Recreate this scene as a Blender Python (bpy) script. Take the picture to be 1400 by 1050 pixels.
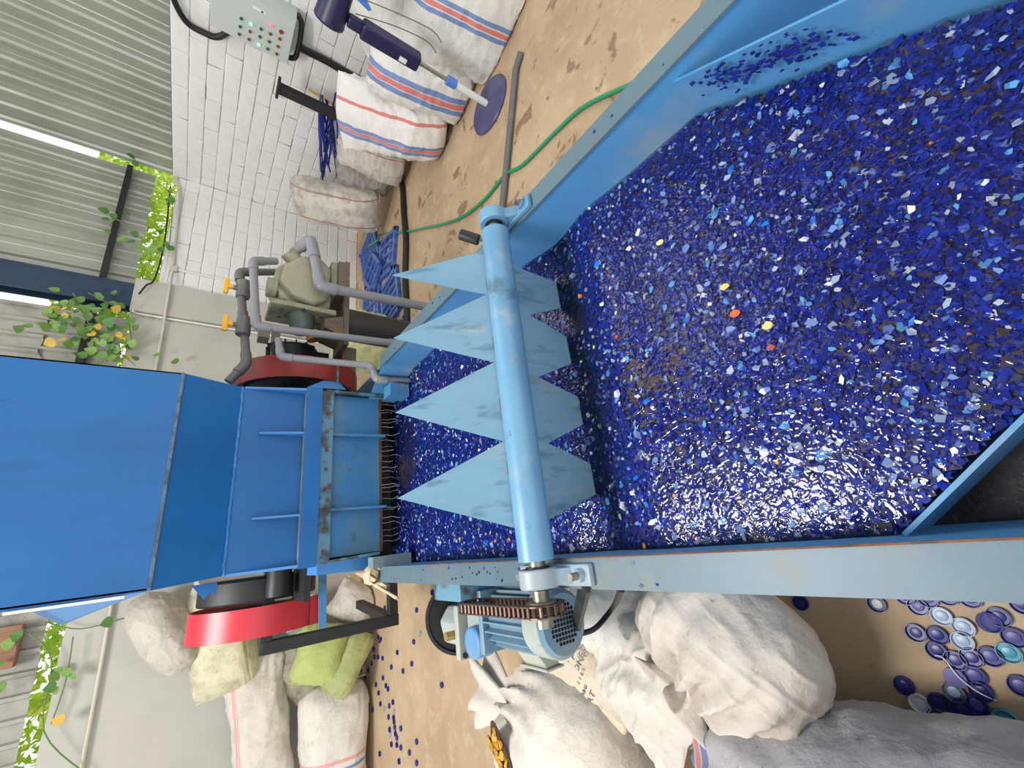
import bpy, bmesh, math, random
import numpy as np
from mathutils import Vector, Matrix, noise
for o in list(bpy.data.objects): bpy.data.objects.remove(o)
sc = bpy.context.scene
COL = sc.collection
R = math.radians
PI = math.pi
# ------------------------------------------------------------ camera
H = 1.65                      # eye height above the floor
FPX = 569.96                  # focal length for a 1400 px wide frame
AX = [(0.93434986, -0.11677154, 0.33668197),      # world X, Y, Z seen as (right, down, forward)
      (-0.33837069, -0.58708156, 0.73541861),
      (0.11178381, -0.80106158, -0.58805163)]
RIGHT = Vector([a[0] for a in AX]); DOWN = Vector([a[1] for a in AX]); FWD = Vector([a[2] for a in AX])
cd = bpy.data.cameras.new('camera'); cam = bpy.data.objects.new('camera', cd); COL.objects.link(cam)
cd.sensor_width = 36.0; cd.lens = 36.0 * FPX / 1400.0; cd.clip_start = 0.02; cd.clip_end = 200
m = Matrix.Identity(4)
for i in range(3):
    m[i][0] = DOWN[i]; m[i][1] = RIGHT[i]; m[i][2] = -FWD[i]
m.translation = Vector((0, 0, H)); cam.matrix_world = m      # the phone is held sideways
sc.camera = cam
# ------------------------------------------------------------ light
sc.view_settings.view_transform = 'Standard'; sc.view_settings.look = 'None'
sc.view_settings.exposure = 0.0; sc.view_settings.gamma = 1.0; sc.view_settings.use_curve_mapping = False
w = bpy.data.worlds.new('world'); sc.world = w; w.use_nodes = True
bg = w.node_tree.nodes['Background']; bg.inputs[0].default_value = (0.96, 0.98, 1.0, 1); bg.inputs[1].default_value = 1.7
def area(name, loc, target, sx, sy, power, col=(1, 1, 1)):
    l = bpy.data.lights.new(name, 'AREA'); l.shape = 'RECTANGLE'; l.size = sx; l.size_y = sy; l.energy = power; l.color = col
    o = bpy.data.objects.new(name, l); COL.objects.link(o); o.location = loc
    o.rotation_euler = (Vector(target) - Vector(loc)).to_track_quat('-Z', 'Y').to_euler(); return o
area('roof_skylight', (-0.60, 1.95, 4.93), (-0.60, 1.95, 0), 1.10, 1.8, 245, (1.0, 0.98, 0.95))
area('roof_skylight', (3.3, 3.3, 4.93), (3.3, 3.3, 0), 1.8, 2.6, 52, (1.0, 0.98, 0.95))
# ------------------------------------------------------------ pixel to world
def ray(x, y):
    c = Vector((525.0 - y, x - 700.0, FPX)); return Vector([c.dot(Vector(a)) for a in AX])
def PZ(x, y, z): r = ray(x, y); return Vector((0, 0, H)) + r * ((z - H) / r.z)
def PY(x, y, Y): r = ray(x, y); return Vector((0, 0, H)) + r * (Y / r.y)
def PX(x, y, X): r = ray(x, y); return Vector((0, 0, H)) + r * (X / r.x)
# ------------------------------------------------------------ materials
def lin(c):
    f = lambda v: v / 12.92 if v <= 0.04045 else ((v + 0.055) / 1.055) ** 2.4
    return tuple(f(v / 255.0) for v in c[:3]) + (1.0,)
def newmat(name):
    mt = bpy.data.materials.new(name); mt.use_nodes = True
    nt = mt.node_tree; return mt, nt, nt.nodes['Principled BSDF']
def nz(nt, scale, detail=4, rough=.55, coord='Object', vec=None, dist=0):
    n = nt.nodes.new('ShaderNodeTexNoise'); n.inputs['Scale'].default_value = scale
    n.inputs['Detail'].default_value = detail; n.inputs['Roughness'].default_value = rough; n.inputs['Distortion'].default_value = dist
    if vec is None:
        tc = nt.nodes.get('TC') or nt.nodes.new('ShaderNodeTexCoord'); tc.name = 'TC'; vec = tc.outputs[coord]
    nt.links.new(vec, n.inputs['Vector']); return n.outputs['Fac']
def ramp(nt, fac, a, b):
    n = nt.nodes.new('ShaderNodeMapRange'); n.inputs[1].default_value = a; n.inputs[2].default_value = b
    n.interpolation_type = 'SMOOTHSTEP'; nt.links.new(fac, n.inputs[0]); return n.outputs[0]
def mixc(nt, fac, a, b):
    n = nt.nodes.new('ShaderNodeMix'); n.data_type = 'RGBA'
    if isinstance(fac, (int, float)): n.inputs[0].default_value = fac
    else: nt.links.new(fac, n.inputs[0])
    for s, v in ((6, a), (7, b)):
        if isinstance(v, tuple): n.inputs[s].default_value = v
        else: nt.links.new(v, n.inputs[s])
    return n.outputs[2]
def mth(nt, op, a, b=None):
    n = nt.nodes.new('ShaderNodeMath'); n.operation = op
    for i, v in enumerate((a, b)):
        if v is None: continue
        if isinstance(v, (int, float)): n.inputs[i].default_value = v
        else: nt.links.new(v, n.inputs[i])
    return n.outputs[0]
def bump(nt, b, fac, strength, dist=.01):
    n = nt.nodes.new('ShaderNodeBump'); n.inputs['Strength'].default_value = strength; n.inputs['Distance'].default_value = dist
    nt.links.new(fac, n.inputs['Height']); nt.links.new(n.outputs[0], b.inputs['Normal'])
def mat(name, col, rough=.5, metal=0.0, layers=(), bmp=None, spec=.5, coat=0, emit=None, trans=0, scalev=None):
    """layers: (colour, noise scale, low, high[, amount]) laid over the base colour"""
    mt, nt, b = newmat(name)
    b.inputs['Roughness'].default_value = rough; b.inputs['Metallic'].default_value = metal
    b.inputs['Specular IOR Level'].default_value = spec; b.inputs['Coat Weight'].default_value = coat
    b.inputs['Coat Roughness'].default_value = .12
    vec = None
    if scalev:
        tc = nt.nodes.new('ShaderNodeTexCoord'); mp = nt.nodes.new('ShaderNodeMapping'); mp.inputs['Scale'].default_value = scalev
        nt.links.new(tc.outputs['Object'], mp.inputs[0]); vec = mp.outputs[0]
    c = lin(col)
    for k, ly in enumerate(layers):
        f = ramp(nt, nz(nt, ly[1], 5, .6, vec=vec), ly[2], ly[3])
        if len(ly) > 4: f = mth(nt, 'MULTIPLY', f, ly[4])
        c = mixc(nt, f, c, lin(ly[0]))
    if isinstance(c, tuple): b.inputs['Base Color'].default_value = c
    else: nt.links.new(c, b.inputs['Base Color'])
    if bmp: bump(nt, b, nz(nt, bmp[0], 6, .6, vec=vec), bmp[1], bmp[2] if len(bmp) > 2 else .01)
    if emit: b.inputs['Emission Color'].default_value = lin(emit[0]); b.inputs['Emission Strength'].default_value = emit[1]
    if trans: b.inputs['Transmission Weight'].default_value = trans
    return mt
# ------------------------------------------------------------ mesh builder
def frame_of(d):
    d = d.normalized(); a = Vector((0, 0, 1)) if abs(d.z) < .9 else Vector((1, 0, 0))
    x = d.cross(a).normalized(); return x, d.cross(x).normalized()
class MB:
    def __init__(s): s.v = []; s.f = []
    def add(s, vs, fs):
        o = len(s.v); s.v += [Vector(p) for p in vs]; s.f += [tuple(i + o for i in f) for f in fs]; return s
    def box(s, x0, x1, y0, y1, z0, z1):
        return s.add([(x, y, z) for z in (z0, z1) for y in (y0, y1) for x in (x0, x1)],
                     [(0, 2, 3, 1), (4, 5, 7, 6), (0, 1, 5, 4), (2, 6, 7, 3), (0, 4, 6, 2), (1, 3, 7, 5)])
    def bar(s, p0, p1, w, h, up=(0, 0, 1)):
        p0 = Vector(p0); p1 = Vector(p1); d = (p1 - p0).normalized(); up = Vector(up)
        if abs(d.dot(up)) > .95: up = Vector((0, 1, 0))
        a = d.cross(up).normalized() * (w / 2); b = a.cross(d).normalized() * (h / 2)
        vs = [p + sa * a + sb * b for p in (p0, p1) for sb in (-1, 1) for sa in (-1, 1)]
        return s.add(vs, [(0, 1, 3, 2), (4, 6, 7, 5), (0, 4, 5, 1), (2, 3, 7, 6), (0, 2, 6, 4), (1, 5, 7, 3)])
    def cyl(s, p0, p1, r0, r1=None, n=16, caps=True):
        p0 = Vector(p0); p1 = Vector(p1); r1 = r0 if r1 is None else r1; a, b = frame_of(p1 - p0)
        vs = [p + (a * math.cos(2 * PI * i / n) + b * math.sin(2 * PI * i / n)) * r for p, r in ((p0, r0), (p1, r1)) for i in range(n)]
        fs = [(i, (i + 1) % n, n + (i + 1) % n, n + i) for i in range(n)]
        if caps: fs += [tuple(range(n - 1, -1, -1)), tuple(range(n, 2 * n))]
        return s.add(vs, fs)
    def tube(s, pts, r, n=8, caps=True):
        pts = [Vector(p) for p in pts]; rings = []; a = None
        for i, p in enumerate(pts):
            d = (pts[min(i + 1, len(pts) - 1)] - pts[max(i - 1, 0)]).normalized()
            if a is None: a, b = frame_of(d)
            else:
                a = (a - d * a.dot(d)).normalized(); b = d.cross(a)
            rr = r[i] if isinstance(r, (list, tuple)) else r
            rings.append([p + (a * math.cos(2 * PI * k / n) + b * math.sin(2 * PI * k / n)) * rr for k in range(n)])
        fs = [(i * n + k, i * n + (k + 1) % n, (i + 1) * n + (k + 1) % n, (i + 1) * n + k) for i in range(len(pts) - 1) for k in range(n)]
        if caps: fs += [tuple(range(n - 1, -1, -1)), tuple((len(pts) - 1) * n + k for k in range(n))]
        return s.add([v for q in rings for v in q], fs)
    def prism(s, poly, vec):
        n = len(poly); vec = Vector(vec)
        return s.add([Vector(p) for p in poly] + [Vector(p) + vec for p in poly],
                     [tuple(range(n - 1, -1, -1)), tuple(range(n, 2 * n))] + [(i, (i + 1) % n, n + (i + 1) % n, n + i) for i in range(n)])
    def lathe(s, prof, o, ax=(0, 0, 1), n=24):
        o = Vector(o); ax = Vector(ax).normalized(); a, b = frame_of(ax); k = len(prof)
        vs = [o + ax * h + (a * math.cos(2 * PI * i / n) + b * math.sin(2 * PI * i / n)) * r for r, h in prof for i in range(n)]
        fs = [(j * n + i, j * n + (i + 1) % n, (j + 1) * n + (i + 1) % n, (j + 1) * n + i) for j in range(k - 1) for i in range(n)]
        fs += [tuple(range(n - 1, -1, -1)), tuple((k - 1) * n + i for i in range(n))]
        return s.add(vs, fs)
    def grid(s, fn, nu, nv, closed_v=False):
        vs = [fn(i / (nu - 1), j / (nv if closed_v else nv - 1)) for i in range(nu) for j in range(nv)]
        fs = []
        for i in range(nu - 1):
            for j in range(nv if closed_v else nv - 1):
                j2 = (j + 1) % nv; fs.append((i * nv + j, i * nv + j2, (i + 1) * nv + j2, (i + 1) * nv + j))
        return s.add(vs, fs)
    def build(s, name, mt, parent=None, smooth=None, bevel=0, solid=0, fixn=True):
        off = Vector((0, 0, 0)); q = parent
        while q is not None: off += q.location; q = q.parent
        me = bpy.data.meshes.new(name); me.from_pydata([v - off for v in s.v], [], s.f)
        if fixn:
            bm = bmesh.new(); bm.from_mesh(me); bmesh.ops.recalc_face_normals(bm, faces=bm.faces); bm.to_mesh(me); bm.free()
        if smooth:
            me.polygons.foreach_set('use_smooth', [True] * len(me.polygons)); me.set_sharp_from_angle(angle=R(smooth))
        me.materials.append(mt); o = bpy.data.objects.new(name, me); COL.objects.link(o); o.parent = parent
        if solid:
            md = o.modifiers.new('solid', 'SOLIDIFY'); md.thickness = solid; md.offset = 0
        if bevel:
            md = o.modifiers.new('bevel', 'BEVEL'); md.width = bevel; md.segments = 2; md.limit_method = 'ANGLE'
        return o
def tag(o, label, cat=None, group=None, kind=None):
    if label: o['label'] = label
    if cat: o['category'] = cat
    if group: o['group'] = group
    if kind: o['kind'] = kind
    return o
def thing(name, loc, label, cat, group=None):
    o = bpy.data.objects.new(name, None); COL.objects.link(o); o.location = loc; o.empty_display_size = .1
    return tag(o, label, cat, group)
def struct(name, loc=(0, 0, 0)):
    o = bpy.data.objects.new(name, None); COL.objects.link(o); o.location = loc; o['kind'] = 'structure'; return o
def inst(me, name, parent, loc, rot=(0, 0, 0), scale=(1, 1, 1)):
    o = bpy.data.objects.new(name, me); COL.objects.link(o); o.parent = parent; o.location = loc; o.rotation_euler = rot; o.scale = scale; return o
def spline(pts, n=6):
    pts = [Vector(p) for p in pts]; out = []
    for i in range(len(pts) - 1):
        p0 = pts[max(i - 1, 0)]; p1 = pts[i]; p2 = pts[i + 1]; p3 = pts[min(i + 2, len(pts) - 1)]
        for k in range(n):
            t = k / n; out.append(.5 * ((2 * p1) + (p2 - p0) * t + (2 * p0 - 5 * p1 + 4 * p2 - p3) * t * t + (3 * p1 - p0 - 3 * p2 + p3) * t ** 3))
    return out + [pts[-1]]
rnd = random.Random(7)
# ============================================================ the setting
M = {}
M['white_wall'] = mat('white_wall', (184, 182, 173), .75, layers=[((170, 168, 158), 2.2, .45, .75, .6), ((160, 156, 146), 14, .62, .8, .35)], bmp=(60, .25, .004))
M['brick_paint'] = mat('brick_paint', (230, 229, 226), .65, layers=[((206, 204, 197), 6, .5, .8, .6), ((120, 112, 100), 25, .66, .76, .5)], bmp=(45, .4, .006))
M['joint'] = mat('joint', (196, 194, 188), .9, layers=[((74, 68, 60), 5, .50, .60, .95)])
M['cladding'] = mat('cladding', (176, 178, 168), .38, .55, layers=[((140, 142, 130), 1.4, .4, .7, .5)], bmp=(8, .08))
M['old_cladding'] = mat('old_cladding', (164, 162, 154), .6, .1, layers=[((126, 122, 112), 4, .45, .7, .7), ((92, 40, 34), 9, .70, .74, .9), ((70, 60, 52), 18, .68, .76, .6)], bmp=(20, .2))
M['navy'] = mat('navy', (38, 60, 84), .5, .2, layers=[((24, 38, 56), 3, .45, .7, .7)])
M['black_steel'] = mat('black_steel', (44, 43, 43), .5, .3, layers=[((64, 58, 54), 12, .55, .75, .5)])
M['pvc_beige'] = mat('pvc_beige', (196, 190, 176), .5)
M['pvc_white'] = mat('pvc_white', (224, 224, 220), .4)
# concrete floor with stains of its own
mt, nt, b = newmat('concrete')
tc = nt.nodes.new('ShaderNodeTexCoord'); tc.name = 'TC'
c = mixc(nt, ramp(nt, nz(nt, 1.1, 5), .35, .7), lin((188, 164, 132)), lin((166, 141, 110)))
c = mixc(nt, mth(nt, 'MULTIPLY', ramp(nt, nz(nt, 7, 6, .65), .48, .72), .5), c, lin((204, 186, 158)))
c = mixc(nt, mth(nt, 'MULTIPLY', ramp(nt, nz(nt, 40, 4), .60, .75), .5), c, lin((124, 102, 78)))
sx = nt.nodes.new('ShaderNodeSeparateXYZ'); nt.links.new(tc.outputs['Object'], sx.inputs[0])
wet = ramp(nt, nz(nt, 4.2, 5, .6, dist=.6), .595, .63)
wet = mth(nt, 'MULTIPLY', wet, ramp(nt, sx.outputs[0], 1.9, 2.3))
c = mixc(nt, mth(nt, 'MULTIPLY', wet, .75), c, lin((118, 90, 62)))
nt.links.new(c, b.inputs['Base Color'])
nt.links.new(mth(nt, 'SUBTRACT', .8, mth(nt, 'MULTIPLY', wet, .35)), b.inputs['Roughness'])
bump(nt, b, nz(nt, 25, 6), .25, .006); M['concrete'] = mt

fl = MB().box(-4.5, 5.0, -2.5, 6.0, -.12, 0).build('floor', M['concrete']); fl['kind'] = 'structure'

WY, WX = 5.5, 4.75
ce = MB().box(-4.5, 5.2, -3.0, 6.0, 5.0, 5.06).build('ceiling', mat('roof_sheet', (150, 150, 146), .5, .2)); ce['kind'] = 'structure'
# painted block walls: backing slab in the joint colour plus single blocks
def brick_meshes():
    out = []
    for k in range(6):
        q = random.Random(k); L, T, Hh = .394, .05, .1375
        bm = bmesh.new(); bmesh.ops.create_cube(bm, size=1)
        for v in bm.verts: v.co = Vector((v.co.x * L, v.co.y * T, v.co.z * Hh)) + Vector((q.uniform(-.004, .004), q.uniform(-.004, .004), q.uniform(-.004, .004)))
        bmesh.ops.bevel(bm, geom=[e for e in bm.edges if all(v.co.y < 0 for v in e.verts)], offset=.007, segments=1, affect='EDGES')
        me = bpy.data.meshes.new('brick'); bm.to_mesh(me); bm.free(); me.materials.append(M['brick_paint']); out.append(me)
    return out
BR = brick_meshes(); CH, BL = .1425, .40
wr = struct('wall_right', (WX, 0, 0))
MB().box(WX - .014, WX + .16, .3, WY + .15, 0, 2.28).build('backing', M['joint'], wr)
for r in range(16):
    y = .35 + (.2 if r % 2 else 0)
    while y < WY + .05:
        L = min(BL, WY - .01 - y)
        if L > .08:
            inst(BR[rnd.randrange(6)], 'brick', wr, (rnd.uniform(-.004, .004), y + L / 2, (r + .5) * CH), (0, 0, PI / 2 * 3), (L / BL, 1, 1))
        y += BL
wb = struct('wall_back', (0, WY, 0))
MB().box(3.14, WX, WY - .014, WY + .15, 0, 2.215).build('backing', M['joint'], wb)
for r in range(16):
    x = 3.15 + (.0 if r % 2 else -.2)
    while x < WX - .02:
        x0 = max(x, 3.15); x1 = min(x + BL, WX - .03)
        if x1 - x0 > .08:
            inst(BR[rnd.randrange(6)], 'brick', wb, ((x0 + x1) / 2, rnd.uniform(-.004, .004), (r + .5) * CH if r < 15 else 15.27 * CH), (0, 0, 0), ((x1 - x0) / BL, 1, 1 if r < 15 else .55))
        x += BL
MB().box(2.74, 3.14, WY - .06, WY + .15, 0, 2.40).build('pilaster', M['white_wall'], wb)
def plaster(u, v):      # smooth rendered part, uneven top
    return None
pl = MB(); n = 60
xs = [-4.0 + (2.74 + 4.0) * i / n for i in range(n + 1)]
tops = [2.37 + .015 * noise.noise(Vector((x * 3, 0, 0))) for x in xs]
for i in range(n):
    pl.add([(xs[i], WY, 0), (xs[i + 1], WY, 0), (xs[i + 1], WY, tops[i + 1]), (xs[i], WY, tops[i]),
            (xs[i], WY + .15, 0), (xs[i + 1], WY + .15, 0), (xs[i + 1], WY + .15, tops[i + 1]), (xs[i], WY + .15, tops[i])],
           [(0, 1, 2, 3), (3, 2, 6, 7), (5, 4, 7, 6)])
pl.build('plaster', M['white_wall'], wb, fixn=False)

# ribbed metal cladding: each sheet a piece of its own
def ribbed(x0, x1, z0, z1, place, pitch=.125, depth=.024, minor=True, wob=0, edge=0, seed=0):
    q = random.Random(seed); prof = []; x = x0
    while x < x1 - 1e-4:
        for dx, d in ((0, 0), (.30, 0), (.36, .18 if minor else 0), (.40, 0), (.62, 0), (.70, 1), (.86, 1), (.94, 0)):
            xx = x + dx * pitch
            if xx <= x1: prof.append((xx, d * depth))
        x += pitch
    prof.append((x1, 0)); nz_ = 7; vs = []; mb = MB()
    for k in range(nz_):
        t = k / (nz_ - 1)
        for (xx, d) in prof:
            zb = z0 + (edge * noise.noise(Vector((xx * 6, seed, 0))) if edge else 0)
            z = zb + (z1 - zb) * t
            vs.append(place(xx, d + wob * noise.noise(Vector((xx * 2, z * 2, seed))), z))
    m_ = len(prof); fs = [(k * m_ + i, k * m_ + i + 1, (k + 1) * m_ + i + 1, (k + 1) * m_ + i) for k in range(nz_ - 1) for i in range(m_ - 1)]
    return mb.add(vs, fs)
ws = struct('wall_upper_right', (WX, 0, 0))
for k in range(4):
    y0 = 1.55 + k * 1.0; y1 = min(y0 + 1.02, WY + .12)
    ribbed(y0, y1, 2.275, 5.0, lambda a, d, z: (WX + .06 - d - .002 * k, a, z), seed=k, wob=.006, pitch=.2).build('cladding_sheet', M['cladding'], ws, solid=.002, fixn=False)
MB().box(WX + .0, WX + .05, 1.0, WY, 2.262, 2.285).build('rail', M['black_steel'], ws)
wu = struct('wall_upper_back', (0, WY, 0))
for k, (a0, a1) in enumerate(((3.1, 3.72), (3.70, 4.3), (4.28, 4.748))):
    ribbed(a0, a1, 2.43 + .008 * k, 5.0, lambda a, d, z: (a, WY + .13 - d - .003 * k, z), seed=11 + k, wob=.006, edge=.03, pitch=.2).build('cladding_sheet', M['cladding'], wu, solid=.002, fixn=False)
MB().box(3.12, 4.72, WY + .03, WY + .075, 2.655, 2.705).build('girt', M['black_steel'], wu)
MB().box(.55, 2.74, WY + .03, WY + .08, 2.66, 2.72).build('girt', M['black_steel'], wu)
for k, (a0, a1, z0, z1, dy) in enumerate(((.9, 1.85, 2.42, 3.15, .10), (1.8, 2.70, 2.42, 3.10, .11), (.9, 1.8, 3.02, 5.0, .08), (1.75, 2.70, 2.98, 5.0, .085), (-1.2, .0, 2.50, 5.0, .10), (-2.3, -1.15, 2.50, 5.0, .11), (-.02, .95, 2.50, 5.0, .09))):
    ribbed(a0, a1, z0, z1, lambda a, d, z: (a, WY + dy - d, z), seed=21 + k, wob=.01, edge=.06 if k < 4 else .01, pitch=.16, depth=.03, minor=False).build('cladding_sheet', M['old_cladding'], wu, solid=.003, fixn=False)
MB().box(-.52, -.22, WY - .05, WY + .07, 2.62, 5.0).build('timber_post', mat('timber', (150, 112, 84), .7, layers=[((120, 84, 60), 6, .4, .7, .6)], scalev=(8, 8, .8)), wu)
# steel column standing on the pilaster
cl = MB(); cl.box(2.79, 3.07, WY - .05, WY - .035, 2.40, 5.0).box(2.79, 3.07, WY + .10, WY + .115, 2.40, 5.0).box(2.92, 2.94, WY - .04, WY + .11, 2.40, 5.0)
o = cl.build('steel_column', M['navy']); tag(o, 'dark navy steel column rising from the pilaster on the back wall', 'column')
# conduit along the back wall with two drops
pc = thing('conduit', (3.2, WY - .02, 2.11), 'beige conduit pipe running along the white back wall below its top', 'pipe')
cz = lambda x: 2.105 + .006 * math.sin(x * 2)
MB().tube([(4.70, WY - .035, 2.23), (4.66, WY - .035, 2.235), (4.55, WY - .035, 2.19)] + [(4.4 - .2 * i, WY - .035 if 4.4 - .2 * i > 3.2 or 4.4 - .2 * i < 2.7 else WY - .09, cz(4.4 - .2 * i) + .06 * max(0, (4.4 - .2 * i - 3.4))) for i in range(0, 40)], .014, 8).build('pipe', M['pvc_beige'], pc, 40)
MB().box(3.33, 3.40, WY - .06, WY - .02, 2.07, 2.14).build('junction_box', M['pvc_beige'], pc, bevel=.005)
MB().tube([(3.37, WY - .035, 2.09), (3.37, WY - .035, .6)], .012, 8).build('drop_pipe', M['pvc_white'], pc, 40)
o = MB().tube([(2.72, WY - .08, 2.37), (2.72, WY - .03, 2.33), (2.71, WY - .025, .5)], .012, 8).build('conduit_drop', M['pvc_white'], None, 40)
tag(o, 'thin white vertical conduit on the plaster left of the pilaster', 'pipe')
o = MB().tube(spline([PY(233, 255, 5.42), PY(225, 330, 5.42), PY(212, 380, 5.40), PY(200, 390, 5.38), PY(190, 402, 5.38)], 5), .009, 6).build('loose_cable', M['black_steel'], None, 40)
tag(o, 'loose dark cable sagging along the wall top beside the steel column', 'cable')
# ============================================================ wash trough
def paint(name, c1, c2, rust=(120, 84, 60), amt=.6, rl=.66, rh=.76, grime=(150, 156, 150), gs=3.0):
    return mat(name, c1, .45, .0, layers=[(c2, 2.0, .35, .7, .8), (grime, gs, .5, .75, .6), (rust, 11, rl, rh, amt), ((60, 60, 60), 30, .70, .78, .5)], bmp=(30, .1, .004))
M['trough_blue'] = paint('trough_blue', (80, 142, 192), (74, 130, 174), amt=.5)
M['trough_rim'] = paint('trough_rim', (86, 112, 124), (76, 100, 112), rust=(112, 100, 80), amt=.55, rl=.54, rh=.74, grime=(122, 124, 112))
M['blade_blue'] = mat('blade_blue', (110, 148, 170), .45, 0, layers=[((98, 138, 162), 2.5, .4, .7, .8), ((62, 96, 120), 9, .53, .66, .6), ((160, 166, 158), 5, .56, .74, .6), ((150, 104, 74), 8, .69, .735, .8)], scalev=(2.2, .8, .6))
M['pipe_blue'] = mat('pipe_blue', (104, 152, 182), .38, 0, layers=[((88, 134, 168), 4, .4, .65, .7), ((150, 162, 166), 9, .56, .76, .6), ((64, 84, 100), 6, .6, .72, .6), ((104, 78, 60), 14, .66, .74, .8)])
M['rust'] = mat('rust', (96, 62, 46), .85, 0, layers=[((140, 92, 60), 16, .4, .7, .8), ((50, 36, 30), 30, .5, .7, .7)], bmp=(60, .5))
M['dark_wet'] = mat('dark_wet', (26, 25, 27), .4, 0, layers=[((74, 68, 66), 120, .55, .7, .7)], bmp=(90, .6, .004))
XL, XR, ZR, ZS = -.075, .957, .88, .715      # inner faces, rim height, flake surface
tr = thing('wash_trough', (.44, 1.0, 0), 'long light blue steel wash trough filled with blue plastic flakes', 'trough')
MB().box(XL - .006, XL, -.9, 2.75, .30, ZR).build('side_wall', M['trough_blue'], tr)
MB().box(XR, XR + .006, -.9, 2.60, .30, ZR).build('side_wall', M['trough_blue'], tr)
MB().box(XL - .006, XR + .006, -.9, 2.75, .294, .30).build('bottom', M['trough_blue'], tr)
MB().box(XL - .006, XR + .006, 2.745, 2.751, .30, .62).build('end_wall', M['trough_blue'], tr)
a = MB().box(-.140, -.072, -.9, 2.15, ZR - .001, ZR + .005).box(-.140, -.134, -.9, 2.15, ZR - .05, ZR)
tag(a.build('rim', M['trough_rim'], tr), 'weathered pale blue rim flange')
a = MB().box(.952, 1.020, -.9, 2.10, ZR - .001, ZR + .005).box(1.014, 1.020, -.9, 2.10, ZR - .05, ZR)
a.build('rim', M['trough_rim'], tr)
MB().box(-.0735, -.0705, -.9, 1.6, ZR + .003, ZR + .007).build('rim_edge', M['rust'], tr)
for (x, y) in ((-.11, 1.52), (-.11, -.3), (1.0, 1.5), (1.0, 0.0)):
    MB().box(x - .03, x + .03, y - .03, y + .03, 0, .83).build('leg', M['trough_blue'], tr)
# baffles at the near end
p0 = Vector((XR, .262, 0)); p1 = Vector((.66, -.24, 0)); d = (p1 - p0).normalized(); nrm = Vector((-d.y, d.x, 0)) * .006
MB().prism([p0 + Vector((0, 0, .35)), p1 + Vector((0, 0, .35)), p1 + Vector((0, 0, .855)), p0 + Vector((0, 0, .842))], nrm).build('baffle', M['trough_blue'], tr)
q0 = Vector((XL, .196, 0)); q1 = Vector((.40, -.40, 0)); d = (q1 - q0).normalized(); nrm = Vector((-d.y, d.x, 0)) * .007
MB().prism([q0 + Vector((0, 0, .35)), q1 + Vector((0, 0, .35)), q1 + Vector((0, 0, .755)), q0 + Vector((0, 0, .755))], nrm).build('baffle', M['trough_blue'], tr)
MB().add([(XL, -.9, .56), (.62, -.9, .56), (.40, -.40, .56), (XL, .196, .56)], [(0, 1, 2, 3)]).build('drain_floor', M['dark_wet'], tr)
# corner blocks under the machine
MB().box(XL, XL + .05, 2.10, 2.17, .74, .93).build('corner_block', paint('block_green', (118, 140, 140), (98, 118, 120), amt=.8), tr)
MB().box(.80, .87, 2.10, 2.20, .72, .83).build('corner_block', M['trough_blue'], tr)
MB().prism([(.83, 2.32, .66), (.957, 2.06, .66), (.957, 2.06, .88), (.83, 2.32, .88)], (.006, .004, 0)).build('corner_plate', M['trough_blue'], tr)

# ------------------------------------------------------------ flakes
def height(x, y):
    h = ZS + .010 * np.sin(x * 5 + 1.3 * np.sin(y * 3)) * np.sin(y * 4.1) - .022 * np.exp(-((y - .84) / .10) ** 2) + .012 * np.exp(-((y - .66) / .09) ** 2)
    return h
g = np.random.default_rng(3)
def inside(x, y):
    ok = (x > XL + .004) & (x < XR - .004) & (y > -.5) & (y < 2.62)
    # right baffle line and left baffle line
    ok &= ~((y < .285 + (x - XR) / (.66 - XR) * (-.24 - .262)) & (x > .64))
    ok &= ~(y < .222 + (x - XL) / (.40 - XL) * (-.40 - .196))
    return ok
N = 150000
x = g.uniform(XL, XR, N); y = g.uniform(-.5, 2.62, N)
k = inside(x, y); x = x[k]; y = y[k]
def vnoise(x, y, s, seed):
    q = np.random.default_rng(seed); t = q.random((64, 64)); X = x * s; Y = y * s
    i = np.floor(X).astype(int); j = np.floor(Y).astype(int); fx = X - i; fy = Y - j; fx = fx * fx * (3 - 2 * fx); fy = fy * fy * (3 - 2 * fy)
    T = lambda a, b: t[a % 64, b % 64]
    return (T(i, j) * (1 - fx) + T(i + 1, j) * fx) * (1 - fy) + (T(i, j + 1) * (1 - fx) + T(i + 1, j + 1) * fx) * fy
mud = .6 * vnoise(x, y, 6, 1) + .4 * vnoise(x, y, 16, 2)
band = np.exp(-((x - .42) / .25) ** 2) * np.exp(-((y - .55) / .25) ** 2) + .9 * np.exp(-((y - .80) / .035) ** 2) * (x > .1) + 1.3 * np.exp(-((y - 2.2) / .10) ** 2) * np.exp(-((x - .36) / .2) ** 2)
pl_ = PZ(556, 622, ZS)
band += 6 * (np.hypot((x - pl_.x) / .20, (y - pl_.y) / .13) + .35 * (mud - .5) < 1)
mud = np.where(band > 4, .8, mud)
keep = g.random(len(x)) > np.clip((mud - .42) * 3, 0, 1) * np.clip(band, 0, 1) * .93
x = x[keep]; y = y[keep]; n = len(x)
size = np.clip(g.lognormal(math.log(.0050), .36, n), .0028, .014)
pal = [((17, 36, 138), .34), ((14, 29, 116), .26), ((24, 48, 158), .20), ((12, 20, 84), .08), ((44, 74, 176), .03), ((104, 130, 186), .017), ((146, 160, 188), .013), ((84, 148, 200), .008), ((206, 212, 222), .006), ((60, 54, 60), .018), ((20, 110, 205), .002), ((222, 150, 70), .0003), ((232, 92, 50), .0001)]
pw = np.array([p[1] for p in pal]); pw /= pw.sum()
ci = g.choice(len(pal), n, p=pw); pc_ = np.array([lin(p[0]) for p in pal])[ci]
pale = (ci >= 5) & (ci != 9)
size = np.where(pale, np.clip(size * 1.35, .005, .016), size)
z = height(x, y) + g.uniform(-.006, .003, n) + np.where(pale, .002, 0)
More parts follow.
